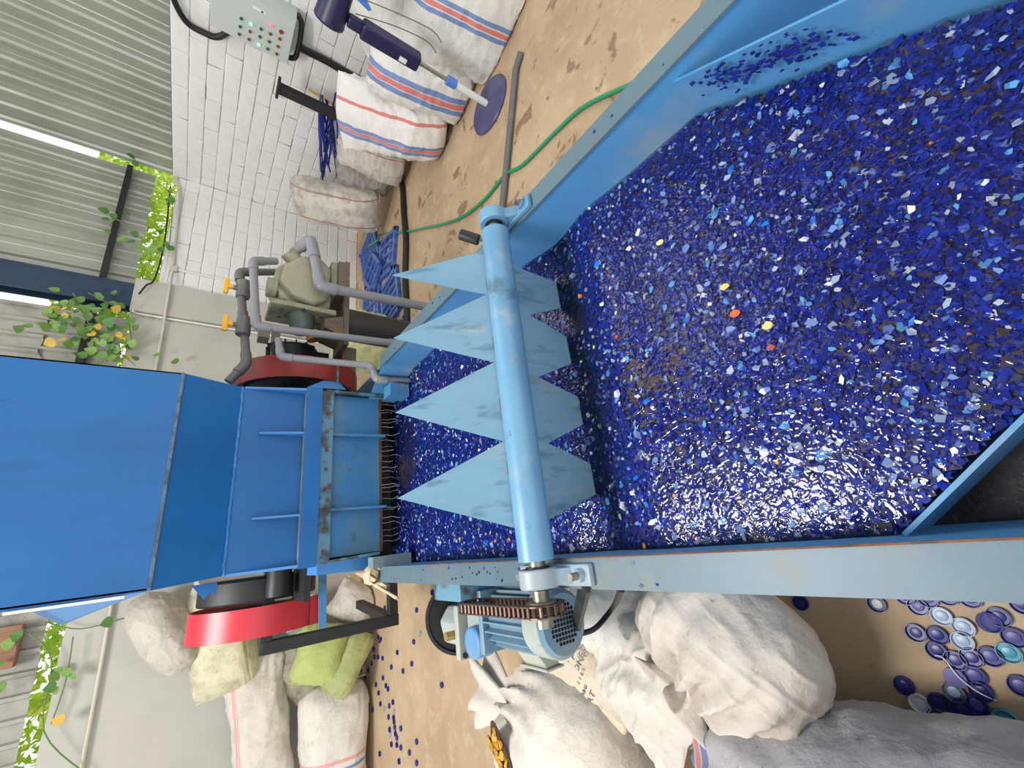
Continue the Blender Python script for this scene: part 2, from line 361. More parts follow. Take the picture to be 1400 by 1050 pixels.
ang = g.uniform(0, 2 * PI, n); til = np.abs(g.normal(0, .20, n)); taz = g.uniform(0, 2 * PI, n)
asp = g.uniform(.4, 1.0, n); K = 5
th = ang[:, None] + (np.arange(K)[None] + g.uniform(-.32, .32, (n, K))) * 2 * PI / K
rr = size[:, None] * g.uniform(.7, 1.25, (n, K))
lx = np.cos(th) * rr; ly = np.sin(th) * rr
ca, sa = np.cos(ang)[:, None], np.sin(ang)[:, None]
ex = lx * ca + ly * sa; ey = (-lx * sa + ly * ca) * asp[:, None]
px = ex * ca - ey * sa; py = ex * sa + ey * ca
pz = (px * np.cos(taz)[:, None] + py * np.sin(taz)[:, None]) * np.tan(til)[:, None]
co = np.stack([np.clip(px + x[:, None], XL + .002, XR - .002), py + y[:, None], pz + z[:, None]], -1).reshape(-1, 3)
pc_[:, :3] *= g.uniform(.85, 1.15, (n, 1))
me = bpy.data.meshes.new('plastic_flakes')
me.vertices.add(n * K); me.vertices.foreach_set('co', co.astype(np.float32).ravel())
me.loops.add(n * K); me.loops.foreach_set('vertex_index', np.arange(n * K, dtype=np.int32))
me.polygons.add(n); me.polygons.foreach_set('loop_start', np.arange(0, n * K, K, dtype=np.int32))
me.update(calc_edges=True)
at = me.color_attributes.new('chip', 'FLOAT_COLOR', 'POINT'); at.data.foreach_set('color', np.repeat(pc_, K, 0).astype(np.float32).ravel())
mt, nt, b = newmat('flake'); vc = nt.nodes.new('ShaderNodeVertexColor'); vc.layer_name = 'chip'; nt.links.new(vc.outputs[0], b.inputs['Base Color'])
b.inputs['Roughness'].default_value = .4; b.inputs['Specular IOR Level'].default_value = .15
me.materials.append(mt); fo = bpy.data.objects.new('plastic_flakes', me); COL.objects.link(fo)
tag(fo, 'mass of wet shredded blue plastic flakes floating in the trough', 'plastic flakes', kind='stuff')
# water between the flakes
nx, ny = 60, 150; wm = MB()
gx = np.linspace(XL + .001, XR - .001, nx); gy = np.linspace(-.5, 2.62, ny)
vs = []; idx = {}
for j in range(ny):
    for i in range(nx): vs.append((gx[i], gy[j], float(height(gx[i], gy[j])) - .004))
cx_, cy_ = (gx[:-1] + gx[1:]) / 2, (gy[:-1] + gy[1:]) / 2
fs = [(j * nx + i, j * nx + i + 1, (j + 1) * nx + i + 1, (j + 1) * nx + i) for j in range(ny - 1) for i in range(nx - 1) if bool(inside(np.array(cx_[i]), np.array(cy_[j])))]
wm.add(vs, fs)
wo = wm.build('muddy_sediment', mat('muddy', (26, 28, 80), .5, 0, layers=[((86, 68, 52), 4, .48, .66, .9), ((20, 24, 84), 30, .5, .7, .5)]), None, 60, fixn=False)
tag(wo, 'muddy brown sediment showing between the floating flakes', 'mud', kind='stuff')
mt, nt, b = newmat('water_film'); nt.nodes.remove(b); out = nt.nodes['Material Output']
gl = nt.nodes.new('ShaderNodeBsdfGlossy'); gl.inputs['Roughness'].default_value = .02; tp_ = nt.nodes.new('ShaderNodeBsdfTransparent'); tp_.inputs[0].default_value = (.93, .94, .97, 1)
bp_ = nt.nodes.new('ShaderNodeBump'); bp_.inputs['Strength'].default_value = 1.0; bp_.inputs['Distance'].default_value = .0034
nt.links.new(nz(nt, 62, 1.0, .5, dist=.9), bp_.inputs['Height'])
fr_ = nt.nodes.new('ShaderNodeFresnel'); fr_.inputs[0].default_value = 1.45; nt.links.new(bp_.outputs[0], fr_.inputs['Normal']); nt.links.new(bp_.outputs[0], gl.inputs['Normal'])
mx_ = nt.nodes.new('ShaderNodeMixShader'); nt.links.new(fr_.outputs[0], mx_.inputs[0]); nt.links.new(tp_.outputs[0], mx_.inputs[1]); nt.links.new(gl.outputs[0], mx_.inputs[2]); nt.links.new(mx_.outputs[0], out.inputs[0])
wf = MB(); wf.v = [Vector((v[0], v[1], v[2] + .0078)) for v in vs]; wf.f = fs
wo = wf.build('trough_water', mt, None, 60, fixn=False)
tag(wo, 'rippled film of clear water glinting over the flakes in the trough', 'water', kind='stuff')

def chips(name, pts, nrm_, parent, seed, size=(.004, .008)):
    q = random.Random(seed); mb = MB(); a_, b_ = frame_of(Vector(nrm_))
    for p in pts:
        r_ = q.uniform(*size); t0 = q.uniform(0, 6); u_ = a_ + Vector(nrm_) * q.uniform(-.3, .3); v_ = b_ + Vector(nrm_) * q.uniform(-.3, .3)
        mb.prism([Vector(p) + (u_ * math.cos(t0 + k * 1.57) * r_ + v_ * math.sin(t0 + k * 1.57) * r_ * q.uniform(.5, 1)) for k in range(4)], Vector(nrm_) * .0012)
    o = mb.build(name, M['chip_navy'], parent); o['kind'] = 'stuff'; return o
M['chip_navy'] = mat('chip_navy', (24, 40, 140), .4, 0, layers=[((14, 20, 70), 40, .45, .6, .8)])
q = random.Random(4); pts = []
bd_ = Vector((.66 - XR, -.24 - .262, 0)); bn = Vector((bd_.y, -bd_.x, 0)).normalized()
if bn.x > 0: bn = -bn
for k in range(150):
    t = min(.95, max(.05, q.gauss(.38, .10) if k % 3 else q.gauss(.2, .06))); zz = .80 + q.gauss(0, .022)
    if zz < .85: pts.append(Vector((XR, .262, zz)) + bd_ * t + bn * .0105)
chips('stuck_flakes', pts, bn, tr, 1)
pts = [(-.135 + .05 * q.random(), q.gauss(1.25, .16) if k < 18 else q.uniform(.1, 2.1), ZR + .0055) for k in range(26)] + [(.97 + .04 * q.random(), q.uniform(.2, 1.9), ZR + .0055) for k in range(10)]
chips('stuck_flakes', pts, (0, 0, 1), tr, 2, (.003, .007))
# ============================================================ paddle wheel across the trough
SY, SZ, SRr = .872, .945, .045
pw_ = thing('paddle_wheel', (.44, SY, SZ), 'light blue toothed paddle wheel on a thick pipe spanning the trough', 'paddle wheel')
MB().cyl((-.068, SY, SZ), (.93, SY, SZ), SRr, n=32).build('pipe', M['pipe_blue'], pw_, 40)
MB().cyl((-.215, SY, SZ), (-.06, SY, SZ), .020, n=20).build('stub_shaft', mat('worn_steel', (150, 148, 138), .4, .7, layers=[((90, 78, 64), 20, .5, .7, .7)]), pw_, 40)
MB().cyl((.92, SY, SZ), (1.03, SY, SZ), .020, n=20).build('stub_shaft', bpy.data.materials['worn_steel'], pw_, 40)
# far blade rises from the pipe, near blade dips into the flakes
def far(xa, t): return Vector((xa, .895 + .195 * t, .965 + .245 * t))
tips = [.819, .595, .36, .1235]; val = [.705, .476, .240]
poly = [far(.865, -.02), far(.868, .03)]
for i, tx in enumerate(tips):
    poly.append(far(tx, 1))
    if i < 3: poly.append(far(val[i], .06))
poly += [far(.02, .10), far(.006, -.02)]
nf = Vector((0, -.245, .195)).normalized() * .004
MB().prism(poly, nf).build('blade', M['blade_blue'], pw_)
def nearp(xa, z): return Vector((xa, .885 - .06 * (.92 - z), z))
poly = [nearp(.83, .93), nearp(.83, .895)]
tp = [(.812, .706), (.600, .498), (.388, .290), (.176, .078)]; vl = [.652, .436, .232]
for i, (a_, b_) in enumerate(tp):
    poly += [nearp(a_ + .0, .705 if i else .705), nearp(a_ - .03, .64), nearp(b_ + .03, .64), nearp(b_, .705)]
    if i < 3: poly.append(nearp(vl[i], .845))
poly += [nearp(.018, .905), nearp(.018, .93)]
MB().prism(poly, (0, -.004, 0)).build('blade', M['blade_blue'], pw_)
for xa in (.15, .33, .52, .72):
    MB().cyl((xa, SY + .030, SZ + .030), (xa + .035, SY + .030, SZ + .030), .006, n=8).build('weld_bead', M['rust'], pw_, 40)
M['rail_dirty'] = mat('rail_dirty', (92, 138, 160), .5, 0, layers=[((60, 62, 60), 10, .46, .62, .9), ((104, 66, 46), 20, .56, .7, .9)])
# bearings
def bearing(loc, label, mt_, side):
    b_ = thing('bearing_block', (loc[0], loc[1], ZR + .005), label, 'bearing')
    x, y, z = loc
    MB().cyl((x - .022, y, z), (x + .022, y, z), .048, n=28).build('housing', mt_, b_, 40, bevel=.004)
    MB().box(x - .024, x + .024, y - .13, y + .13, ZR + .005, ZR + .022).build('base', mt_, b_, bevel=.004)
    MB().prism([(x - .018, y - .075, ZR + .02), (x - .018, y + .075, ZR + .02), (x - .018, y + .035, z), (x - .018, y - .035, z)], (.036, 0, 0)).build('web', mt_, b_)
    for s in (-1, 1):
        bl = MB().cyl((x, y + s * .1, ZR + .02), (x, y + s * .1, ZR + .034), .016, n=6).build('bolt', mt_, b_)
        MB().cyl((x, y + s * .1, ZR + .034), (x, y + s * .1, ZR + .055), .009, n=10).build('thread', bpy.data.materials['worn_steel'], bl, 40)
    MB().cyl((x - .026, y, z), (x - .021, y, z), .030, n=20).build('seal', M['black_steel'], b_, 40)
    MB().cyl((x + .021, y, z), (x + .026, y, z), .030, n=20).build('seal', M['black_steel'], b_, 40)
bw = mat('bearing_paint', (146, 158, 166), .45, 0, layers=[((120, 160, 190), 8, .5, .7, .7), ((96, 90, 84), 22, .62, .75, .6)])
bearing((-.108, SY, SZ), 'pale pillow block bearing bolted to the trough rim above the gear motor', bw, -1)
bearing((.985, SY, SZ), 'light blue pillow block bearing on the trough rim beside the brown floor', M['pipe_blue'], 1)
o = MB().cyl((.99, .985, .93), (1.02, 1.02, .985), .02, n=12).build('rubber_cap', M['black_steel'], None, 40, bevel=.004)
o = tag(o, 'short black rubber grip sticking up beside the far rim bearing', 'grip')
# ------------------------------------------------------------ chain and gear motor
CX = -.175
S1 = Vector((CX, SY, SZ)); r1 = .048
S2 = PX(650, 828, CX); r2 = .040
M['chain'] = mat('chain', (92, 70, 60), .4, .6, layers=[((46, 34, 30), 30, .4, .6, .8)])
M['motor_blue'] = mat('motor_blue', (104, 138, 160), .45, 0, layers=[((130, 146, 152), 6, .4, .7, .8), ((88, 84, 76), 20, .62, .75, .5)])
M['motor_grey'] = mat('motor_grey', (156, 164, 160), .5, 0, layers=[((176, 170, 150), 6, .45, .7, .7), ((100, 96, 88), 20, .62, .75, .5)])
M['motor_bright'] = mat('motor_bright', (84, 138, 184), .45, 0, layers=[((120, 146, 164), 9, .5, .7, .6)])
ch = thing('drive_chain', (CX, (S1.y + S2.y) / 2, (S1.z + S2.z) / 2 - .06), 'brown roller chain looping from the paddle shaft to the gearbox', 'chain')
d = (S2 - S1); Dl = d.length; u = d / Dl; nn = Vector((0, -u.z, u.y))
if nn.z < 0: nn = -nn
path = []
for i in range(60): path.append(S1 + nn * r1 + (S2 + nn * r2 - S1 - nn * r1) * i / 60)
for i in range(30): t = i / 30 * PI; path.append(S2 + (nn * math.cos(t) + u * math.sin(t)) * r2)
for i in range(60): path.append(S2 - nn * r2 + (S1 - nn * r1 - S2 + nn * r2) * i / 60)
for i in range(30): t = i / 30 * PI; path.append(S1 + (-nn * math.cos(t) - u * math.sin(t)) * r1)
path.append(path[0]); acc = [0]
for i in range(len(path) - 1): acc.append(acc[-1] + (path[i + 1] - path[i]).length)
NL = int(acc[-1] / .0165)
def along(s):
    s %= acc[-1]
    for i in range(len(acc) - 1):
        if acc[i + 1] >= s: t = (s - acc[i]) / max(1e-9, acc[i + 1] - acc[i]); return path[i].lerp(path[i + 1], t)
lm = MB().cyl((-.011, 0, 0), (.011, 0, 0), .0058, n=8).box(-.013, -.010, -.0105, .0105, -.007, .007).box(.010, .013, -.0105, .0105, -.007, .007)
me_l = lm.build('chain_link', M['chain']); me0 = me_l.data; bpy.data.objects.remove(me_l)
for i in range(NL):
    p = along(i * acc[-1] / NL); q = along(i * acc[-1] / NL + .006); a_ = math.atan2(q.z - p.z, q.y - p.y)
    inst(me0, 'chain_link', ch, p - ch.location, (a_, 0, 0))
gm = thing('gear_motor', (-.30, 1.3, .35), 'blue grey finned gear motor hung beside the trough, driving the chain', 'motor')
def gear(c, r, n=18, w=.012):
    mb = MB(); pr = []
    for i in range(n * 2): rr_ = r if i % 2 else r - .010; t = 2 * PI * i / (n * 2); pr.append(Vector((c.x - w / 2, c.y + math.cos(t) * rr_, c.z + math.sin(t) * rr_)))
    return mb.prism(pr, (w, 0, 0))
gear(S2, r2).build('sprocket', M['black_steel'], gm)
o = gear(S1, r1, 22).cyl(S1 - Vector((.02, 0, 0)), S1 + Vector((.016, 0, 0)), .036, n=20).build('sprocket', mat('sprocket_steel', (128, 126, 112), .5, .4, layers=[((84, 78, 66), 12, .5, .7, .7)]), pw_)
MC = PY(768, 852, 1.10); mx, mz = MC.x, MC.z; mr = .098
MB().cyl((mx, 1.10, mz), (mx, 1.18, mz), mr, mr, n=36).build('fan_cover', M['motor_grey'], gm, 40, bevel=.006)
gr = MB().cyl((mx, 1.088, mz), (mx, 1.101, mz), mr * .86, mr * .97, n=36).build('cover_face', M['motor_blue'], gm, 40)
gh = MB()
for i in range(-4, 5):
    for j in range(-4, 5):
        if math.hypot(i, j) < 4.6: gh.box(mx + i * .0125 - .004, mx + i * .0125 + .004, 1.0855, 1.0885, mz + j * .0125 - .004, mz + j * .0125 + .004)
gh.build('grille_hole_shade', mat('grille_shade', (16, 16, 18), .9), gr)  # near-black blocks on the face paint the shade inside the grille holes
MB().cyl((mx, 1.18, mz), (mx, 1.40, mz), .075, n=28).build('stator', M['motor_blue'], gm, 40)
for i in range(20):
    t = 2 * PI * i / 20; c_, s_ = math.cos(t), math.sin(t)
    p_ = Vector((mx + c_ * .072, 0, mz + s_ * .072)); q_ = Vector((mx + c_ * .096, 0, mz + s_ * .096))
    MB().bar((( p_ + q_) / 2) + Vector((0, 1.18, 0)), ((p_ + q_) / 2) + Vector((0, 1.40, 0)), .005, .026, up=(c_, 0, s_)).build('cooling_fin', M['motor_blue'], gm)
MB().box(mx - .10, mx + .10, 1.40, 1.425, mz - .10, mz + .10).build('flange', M['motor_blue'], gm, bevel=.004)
gb = MB().box(mx - .085, mx + .05, 1.425, 1.56, mz - .09, mz + .075).build('gearbox', M['motor_grey'], gm, bevel=.02)
MB().cyl((mx - .07, 1.475, mz + .03), (mx - .07, 1.475, mz + .105), .052, n=24).build('inspection_cover', M['motor_bright'], gm, 40, bevel=.008)
g2 = MB().prism([(mx - .12, 1.58, mz - .10), (mx + .03, 1.58, mz - .10), (mx + .03, 1.58, mz + .06), (mx - .02, 1.58, mz + .10), (mx - .10, 1.58, mz + .08)], (0, .15, 0)).build('gear_housing', M['motor_grey'], gm, bevel=.012)
MB().box(mx - .135, mx + .045, 1.555, 1.585, mz - .12, mz + .11).build('housing_flange', M['motor_grey'], gm, bevel=.005)
for (dx, dz) in ((-.12, -.10), (.03, -.10), (-.12, .09), (.03, .09)):
    MB().cyl((mx + dx, 1.545, mz + dz), (mx + dx, 1.556, mz + dz), .010, n=6).build('bolt', M['black_steel'], gm)
MB().cyl((mx - .04, 1.72, mz + .03), (mx - .04, 1.745, mz + .03), .035, n=20).build('oil_plug', M['motor_bright'], gm, 40)
MB().cyl((mx - .055, 1.60, mz + .10), (mx - .055, 1.60, mz + .14), .016, n=6).build('breather', mat('brass', (176, 150, 92), .4, .6), gm)
MB().lathe([(.0, 0), (.13, 0), (.142, .012), (.142, .03), (.13, .03), (.125, .015), (.0, .015)], (mx - .02, 1.76, mz - .01), (0, -1, .35), 40).build('rear_disc', M['black_steel'], gm, 40)
MB().prism([(mx - .085, 1.20, mz - .04), (mx - .135, 1.20, mz - .055), (mx - .135, 1.20, mz + .0), (mx - .085, 1.20, mz + .035)], (0, .11, 0)).build('foot', M['motor_grey'], gm, bevel=.004)
MB().box(mx - .143, mx - .135, 1.19, 1.33, mz - .065, mz + .01).build('foot_plate', M['motor_grey'], gm, bevel=.003)
MB().bar(PX(800, 800, -.13), PY(786, 862, 1.16), .035, .012).build('strut', M['black_steel'], gm)
MB().box(-.20, -.12, 1.42, 1.62, .55, .86).build('hanger_plate', M['rail_dirty'], gm, bevel=.003)
o = MB().tube(spline([PX(850, 805, -.16), PY(838, 830, 1.12), PY(815, 858, 1.14), PY(795, 866, 1.18)], 6), .009, 8).build('motor_cable', M['black_steel'], None, 40)
tag(o, 'dark curved power cable hanging behind the motor fan cover', 'cable')
# ============================================================ blue crusher with hopper
M['mach_blue'] = mat('mach_blue', (18, 102, 166), .5, 0, layers=[((22, 94, 156), 2.5, .4, .65, .8), ((18, 78, 134), 7, .58, .72, .5), ((150, 160, 168), 60, .76, .80, .5)], scalev=(1, 1, .35), bmp=(5, .05))
M['mach_edge'] = mat('mach_edge', (70, 134, 196), .45)
M['mach_dirty'] = mat('mach_dirty', (64, 128, 176), .45, 0, layers=[((96, 134, 150), 4, .45, .65, .8), ((60, 58, 52), 6, .55, .72, .6), ((112, 78, 52), 16, .64, .74, .8)])
M['dust'] = mat('dust', (156, 142, 124), .9, layers=[((120, 106, 92), 12, .4, .7, .8)])
M['red'] = mat('red', (198, 46, 58), .38, 0, layers=[((206, 92, 92), 3, .55, .75, .6), ((150, 50, 44), 14, .6, .75, .4)])
M['dark_red'] = mat('dark_red', (150, 46, 42), .5, 0, layers=[((118, 40, 36), 4, .4, .7, .8)])
M['rubber'] = mat('rubber', (26, 26, 28), .55)
mc = thing('crusher', (.40, 2.8, 0), 'tall blue steel plastic crusher with wide hopper standing over the trough end', 'crusher')
F1, F2 = 2.20, 2.32; xa, xb, xc, xd = -.040, .838, -.023, .840
ZB, ZW = 1.735, 1.50
MB().prism([(xa, F1, ZB), (xb, F1, ZB), (xb, F1, 2.75), (xa - .01, F1, 2.75)], (0, .006, 0)).build('hopper_front', M['mach_blue'], mc)
MB().prism([(xc, F2, ZW), (xd, F2, ZW), (xb, F1, ZB), (xa, F1, ZB)], (0, .006, .002)).build('hopper_slope', M['mach_blue'], mc)
MB().prism([(xc, F2, 1.20), (xd, F2, 1.20), (xd, F2, ZW), (xc, F2, ZW)], (0, .006, 0)).build('neck_panel', M['mach_blue'], mc)
MB().prism([(xa, F1, ZB), PY(36, 833, F1 + .01), PY(84, 855, 2.9), PY(150, 828, 2.9)], (.006, 0, 0)).build('hopper_side', M['mach_edge'], mc)
MB().prism([(xa + .004, F1, ZB), (xa + .004, F1, 2.75), (xa + .004, 3.2, 2.75), (xa + .004, 3.2, ZB)], (.006, 0, 0)).build('hopper_side', M['mach_blue'], mc)
MB().prism([(xb, F1, ZB), (xb, F1, 2.75), (xb, 3.3, 2.75), (xb, 3.3, ZB)], (-.006, 0, 0)).build('hopper_side', M['mach_blue'], mc)
MB().box(xa + .0, xb, 3.2, 3.206, ZB, 2.75).build('hopper_back', M['mach_blue'], mc)
MB().bar((xa, F1 - .004, ZB), (xb, F1 - .004, ZB), .012, .012).build('bend_seam', mat('seam_grey', (92, 112, 132), .6, layers=[((60, 70, 84), 18, .45, .6, .8)]), mc)
wl = MB(); n = 60
wl.tube([(xc + (xd - xc) * i / n, F2 - .004, ZW + .002 * rnd.uniform(-1, 1)) for i in range(n + 1)], [.006 + .002 * rnd.random() for i in range(n + 1)], 6)
wl.build('weld_line', M['mach_edge'], mc, 60)
MB().box(xa - .014, xa - .004, F1 - .012, F1 + .02, 1.80, 2.09).build('lit_edge_strip', M['pvc_white'], mc)  # white strip paints the light caught along the hopper's front edge
# body behind and beside
MB().box(-.02, xd, F2 + .02, 3.2, .95, 1.75).build('body', M['mach_blue'], mc)
MB().prism([(-.085, 2.34, .86), (-.005, 2.34, .86), (-.005, 2.34, 1.12), (-.075, 2.34, 1.12)], (0, .5, 0)).build('side_box', M['mach_edge'], mc)
# side flanges and gussets of the neck
for x_, tp_ in ((xc, ZW - .01), (xd, ZW - .01)):
    MB().prism([(x_ - .006, F2, tp_), (x_ - .006, F2, 1.20), (x_ - .006, F2 - .065, 1.20)], (.012, 0, 0)).build('side_flange', M['mach_edge'], mc)
for px_ in (595, 706):
    g_ = PY(405, px_, F2).x
    MB().prism([(g_ - .004, F2, 1.415), (g_ - .004, F2, 1.20), (g_ - .004, F2 - .055, 1.20), (g_ - .004, F2 - .018, 1.415)], (.010, 0, 0)).build('gusset', M['mach_edge'], mc)
MB().box(xc, xd, 2.252, F2, 1.206, 1.216).build('ledge_top', M['dust'], mc)
MB().box(xc - .012, xd + .006, 2.245, 2.253, 1.145, 1.222).build('ledge_front', M['mach_blue'], mc)
MB().box(xc - .005, xd, 2.258, 2.275, 1.085, 1.143).build('lower_rail', M['rail_dirty'], mc)
for i in range(9):
    xx = xc + .05 + i * .098
    MB().cyl((xx, 2.252, 1.114), (xx, 2.259, 1.114), .009, n=8).build('bolt', M['rust'], mc)
MB().prism([(0.0, F2 - .01, .815), (.838, F2 - .01, .815), (.838, F2 - .01, 1.09), (-.005, F2 - .01, 1.09)], (0, .006, 0)).build('screen_panel', M['mach_dirty'], mc)
MB().box(-.005, .845, F2 - .016, F2 - .002, .808, .822).build('panel_edge', M['rust'], mc)
for px_ in (597, 697):
    g_ = PY(470, px_, F2).x
    MB().prism([(g_ - .006, F2 - .01, 1.085), (g_ - .006, F2 - .01, .80), (g_ - .006, F2 - .055, .80), (g_ - .006, F2 - .04, 1.085)], (.012, 0, 0)).build('panel_rib', M['mach_dirty'], mc)
MB().prism([(.838, 2.26, 1.12), (.838, 2.26, .80), (.85, 2.35, .80), (.85, 2.35, 1.12)], (.012, 0, 0)).build('side_rail', M['rail_dirty'], mc)
MB().prism([(-.016, 2.26, 1.12), (-.004, 2.26, .84), (-.004, 2.35, .84), (-.016, 2.35, 1.12)], (-.012, 0, 0)).build('side_rail', M['rail_dirty'], mc)
MB().box(-.02, .86, 2.42, 2.43, .55, .95).build('dark_opening_back', M['rubber'], mc)  # black sheet stands in for the shade inside the opening below the panel
# small triangle brackets on the left
for dx in (0, .045):
    MB().prism([(-.05 - .0, 2.62 + dx * .2, 1.60), (-.05, 2.62, 1.50), (-.105 - dx * .3, 2.62, 1.50 + dx)], (0, .01, 0)).build('bracket', M['mach_blue'], mc)
# belt guards
def guard(x0, x1, yc, zc, r, a0, a1, mt_, name='belt_guard'):
    mb = MB(); n = 36
    for rr_ in (r, r - .012):
        pass
    def fn(u_, v_):
        t = a0 + (a1 - a0) * u_; k_ = [(x0, r), (x1, r), (x1, r - .012), (x0, r - .012)][int(round(v_ * 4)) % 4]
        return (k_[0], yc - math.cos(t) * k_[1], zc + math.sin(t) * k_[1])
    mb.grid(fn, n, 4, True)
    return mb.build(name, mt_, mc, 40)
bg1 = guard(-.345, -.200, 3.10, 1.26, .33, R(-62), R(190), M['red'])
MB().box(-.345, -.200, 2.86, 2.872, .985, 1.03).build('guard_tab', M['red'], bg1)
MB().cyl((-.18, 3.10, 1.26), (-.06, 3.10, 1.26), .30, n=48).build('flywheel', M['rubber'], mc, 40, bevel=.01)
MB().cyl((-.30, 3.10, 1.26), (-.22, 3.10, 1.26), .26, n=40).build('drive_pulley', M['rubber'], mc, 40)
MB().cyl((-.16, 2.72, 1.22), (-.03, 2.72, 1.22), .06, n=24).build('motor_body', M['black_steel'], mc, 40)
MB().box(-.20, -.04, 2.55, 2.85, 1.10, 1.13).build('motor_plate', M['black_steel'], mc)
bg2 = guard(.985, 1.12, 2.80, 1.17, .355, R(-75), R(255), M['dark_red'])
MB().cyl((1.0, 2.80, 1.17), (1.08, 2.80, 1.17), .30, n=48).build('flywheel', M['rubber'], mc, 40, bevel=.01)
MB().cyl((.84, 2.80, 1.17), (1.0, 2.80, 1.17), .04, n=20).build('axle', M['black_steel'], mc, 40)
MB().bar((1.12, 2.46, 1.02), (.86, 2.38, 1.04), .03, .01).build('guard_stay', M['rail_dirty'], mc)
MB().prism([(.85, 2.26, 1.22), (.86, 2.26, 1.02), (.93, 2.34, 1.04), (.93, 2.34, 1.12)], (.004, .006, 0)).build('corner_gusset', M['mach_edge'], mc)
MB().bar((-.04, 2.76, .995), (-.36, 2.76, .985), .012, .040).build('guard_bar', M['mach_dirty'], mc)
# black base frame
fr = [PY(543, 846, 2.85), PY(362, 886, 2.85)]
MB().bar(fr[0], fr[1] + Vector((0, 0, .02)), .062, .062).build('frame_post', M['black_steel'], mc, bevel=.004)
MB().bar(fr[0] + Vector((-.03, 0, .03)), (-.03, 2.85, fr[0].z + .03), .055, .055).build('frame_rail', M['black_steel'], mc, bevel=.004)
MB().bar(fr[1] + Vector((-.03, 0, 0)), (-.03, 2.85, fr[1].z), .055, .055).build('frame_rail', M['black_steel'], mc, bevel=.004)
MB().bar(fr[0] + Vector((0, 0, .03)), (fr[0].x + .06, 3.5, fr[0].z + .03), .055, .055).build('frame_rail', M['black_steel'], mc, bevel=.004)
for (xx, yy) in ((-.02, 2.9), (.84, 2.9), (-.02, 3.4), (.84, 3.4)):
    MB().box(xx - .04, xx + .04, yy - .04, yy + .04, 0, .95).build('leg', M['black_steel'], mc)
# water strings dripping from the screen panel
wd = mat('drip_water', (210, 206, 204), .1, 0, spec=.8, trans=.6)
for i in range(26):
    xx = .03 + .79 * (i + rnd.uniform(.1, .9)) / 26; yy = 2.295 + rnd.uniform(-.01, .02)
    pts = [(xx + .008 * math.sin(k * 1.3 + i) * k / 6, yy + rnd.uniform(-.004, .004) - .004 * k, .812 - .016 * k) for k in range(rnd.randint(5, 7))]
    o = MB().tube(pts, rnd.uniform(.0008, .0020), 5).build('water_drip', wd, None, 60)
    tag(o, 'thin string of water dripping from the crusher edge into the trough', 'water drip', 'water drips below the crusher')
# rag tied at the trough corner
cl = mat('rag_cloth', (200, 180, 152), .85, layers=[((160, 132, 104), 8, .45, .7, .7)], bmp=(40, .3))
rg = thing('rag', (-.11, 2.17, .88), 'beige rag knotted around the trough corner beside the crusher', 'rag')
def wrap(u_, v_):
    t = u_ * 2 * PI; r_ = .034 + .010 * noise.noise(Vector((math.cos(t) * 2, math.sin(t) * 2, v_ * 3)))
    return Vector((-.108 + math.cos(t) * r_ * 1.05, 2.175 + (v_ - .5) * .09 + .01 * math.sin(3 * t), .905 + math.sin(t) * r_))
MB().grid(wrap, 28, 8).build('knot', cl, rg, 60, solid=.004)
def hang(u_, v_):
    return Vector((-.145 - .075 * v_ - .02 * u_, 2.13 + .09 * u_ + .012 * math.sin(v_ * 5 + u_ * 4), .90 - .10 * v_ - .03 * u_ + .015 * math.sin(u_ * 6)))
MB().grid(hang, 12, 12).build('tail', cl, rg, 60, solid=.004)
def hang2(u_, v_): return Vector((-.09 - .08 * v_, 2.22 + .09 * u_ + .02 * v_, .93 - .12 * v_ - .02 * math.sin(u_ * 5)))
MB().grid(hang2, 12, 12).build('tail', cl, rg, 60, solid=.004)

# ============================================================ pump stand, pump, grey pipes
M['pump_green'] = mat('pump_green', (158, 154, 128), .5, 0, layers=[((118, 122, 100), 5, .45, .65, .8), ((160, 156, 134), 4, .6, .8, .6), ((70, 74, 62), 20, .64, .76, .6)])
M['pump_dark'] = mat('pump_dark', (84, 98, 88), .45, 0, layers=[((64, 76, 68), 8, .45, .7, .7)])
M['pvc_grey'] = mat('pvc_grey', (132, 134, 138), .42, 0, layers=[((118, 116, 116), 6, .5, .75, .6)])
M['pvc_dark'] = mat('pvc_dark', (98, 97, 98), .45, 0, layers=[((116, 112, 108), 8, .5, .75, .6)])
M['yellow'] = mat('yellow', (242, 176, 20), .4)
M['old_wood'] = mat('old_wood', (112, 98, 86), .8, layers=[((72, 62, 54), 8, .45, .65, .8), ((150, 104, 70), 12, .62, .75, .7)], scalev=(1, 1, .3), bmp=(30, .3))
ps = thing('pump_stand', (1.45, 2.55, 0), 'thick blackened steel pillar stand with plates, carrying the green pump', 'stand')
MB().cyl((1.445, 2.58, 0), (1.445, 2.58, .955), .108, n=32).build('pillar', mat('pillar_black', (58, 54, 52), .6, .2, layers=[((92, 84, 76), 9, .5, .7, .6), ((36, 33, 32), 5, .5, .7, .6)], scalev=(1, 1, .4)), ps, 40)
MB().box(1.24, 1.86, 2.46, 2.72, .955, .985).build('top_plate', M['old_wood'], ps)
MB().prism([(1.30, 2.47, .985), (1.44, 2.47, .985), (1.40, 2.47, 1.10), (1.34, 2.47, 1.10)], (0, .22, 0)).build('cradle', M['old_wood'], ps)
MB().box(1.60, 1.84, 2.45, 2.72, .985, 1.03).build('cradle', M['old_wood'], ps)
MB().box(1.02, 1.30, 2.62, 2.80, .86, .95).build('side_plate', M['old_wood'], ps)
pm = thing('water_pump', (1.62, 2.58, 1.03), 'olive green cast pump with angular casing on the black pillar', 'pump')
o3 = [(1.50, 1.06), (1.78, 1.04), (1.86, 1.12), (1.84, 1.26), (1.72, 1.38), (1.58, 1.40), (1.47, 1.30), (1.44, 1.15)]
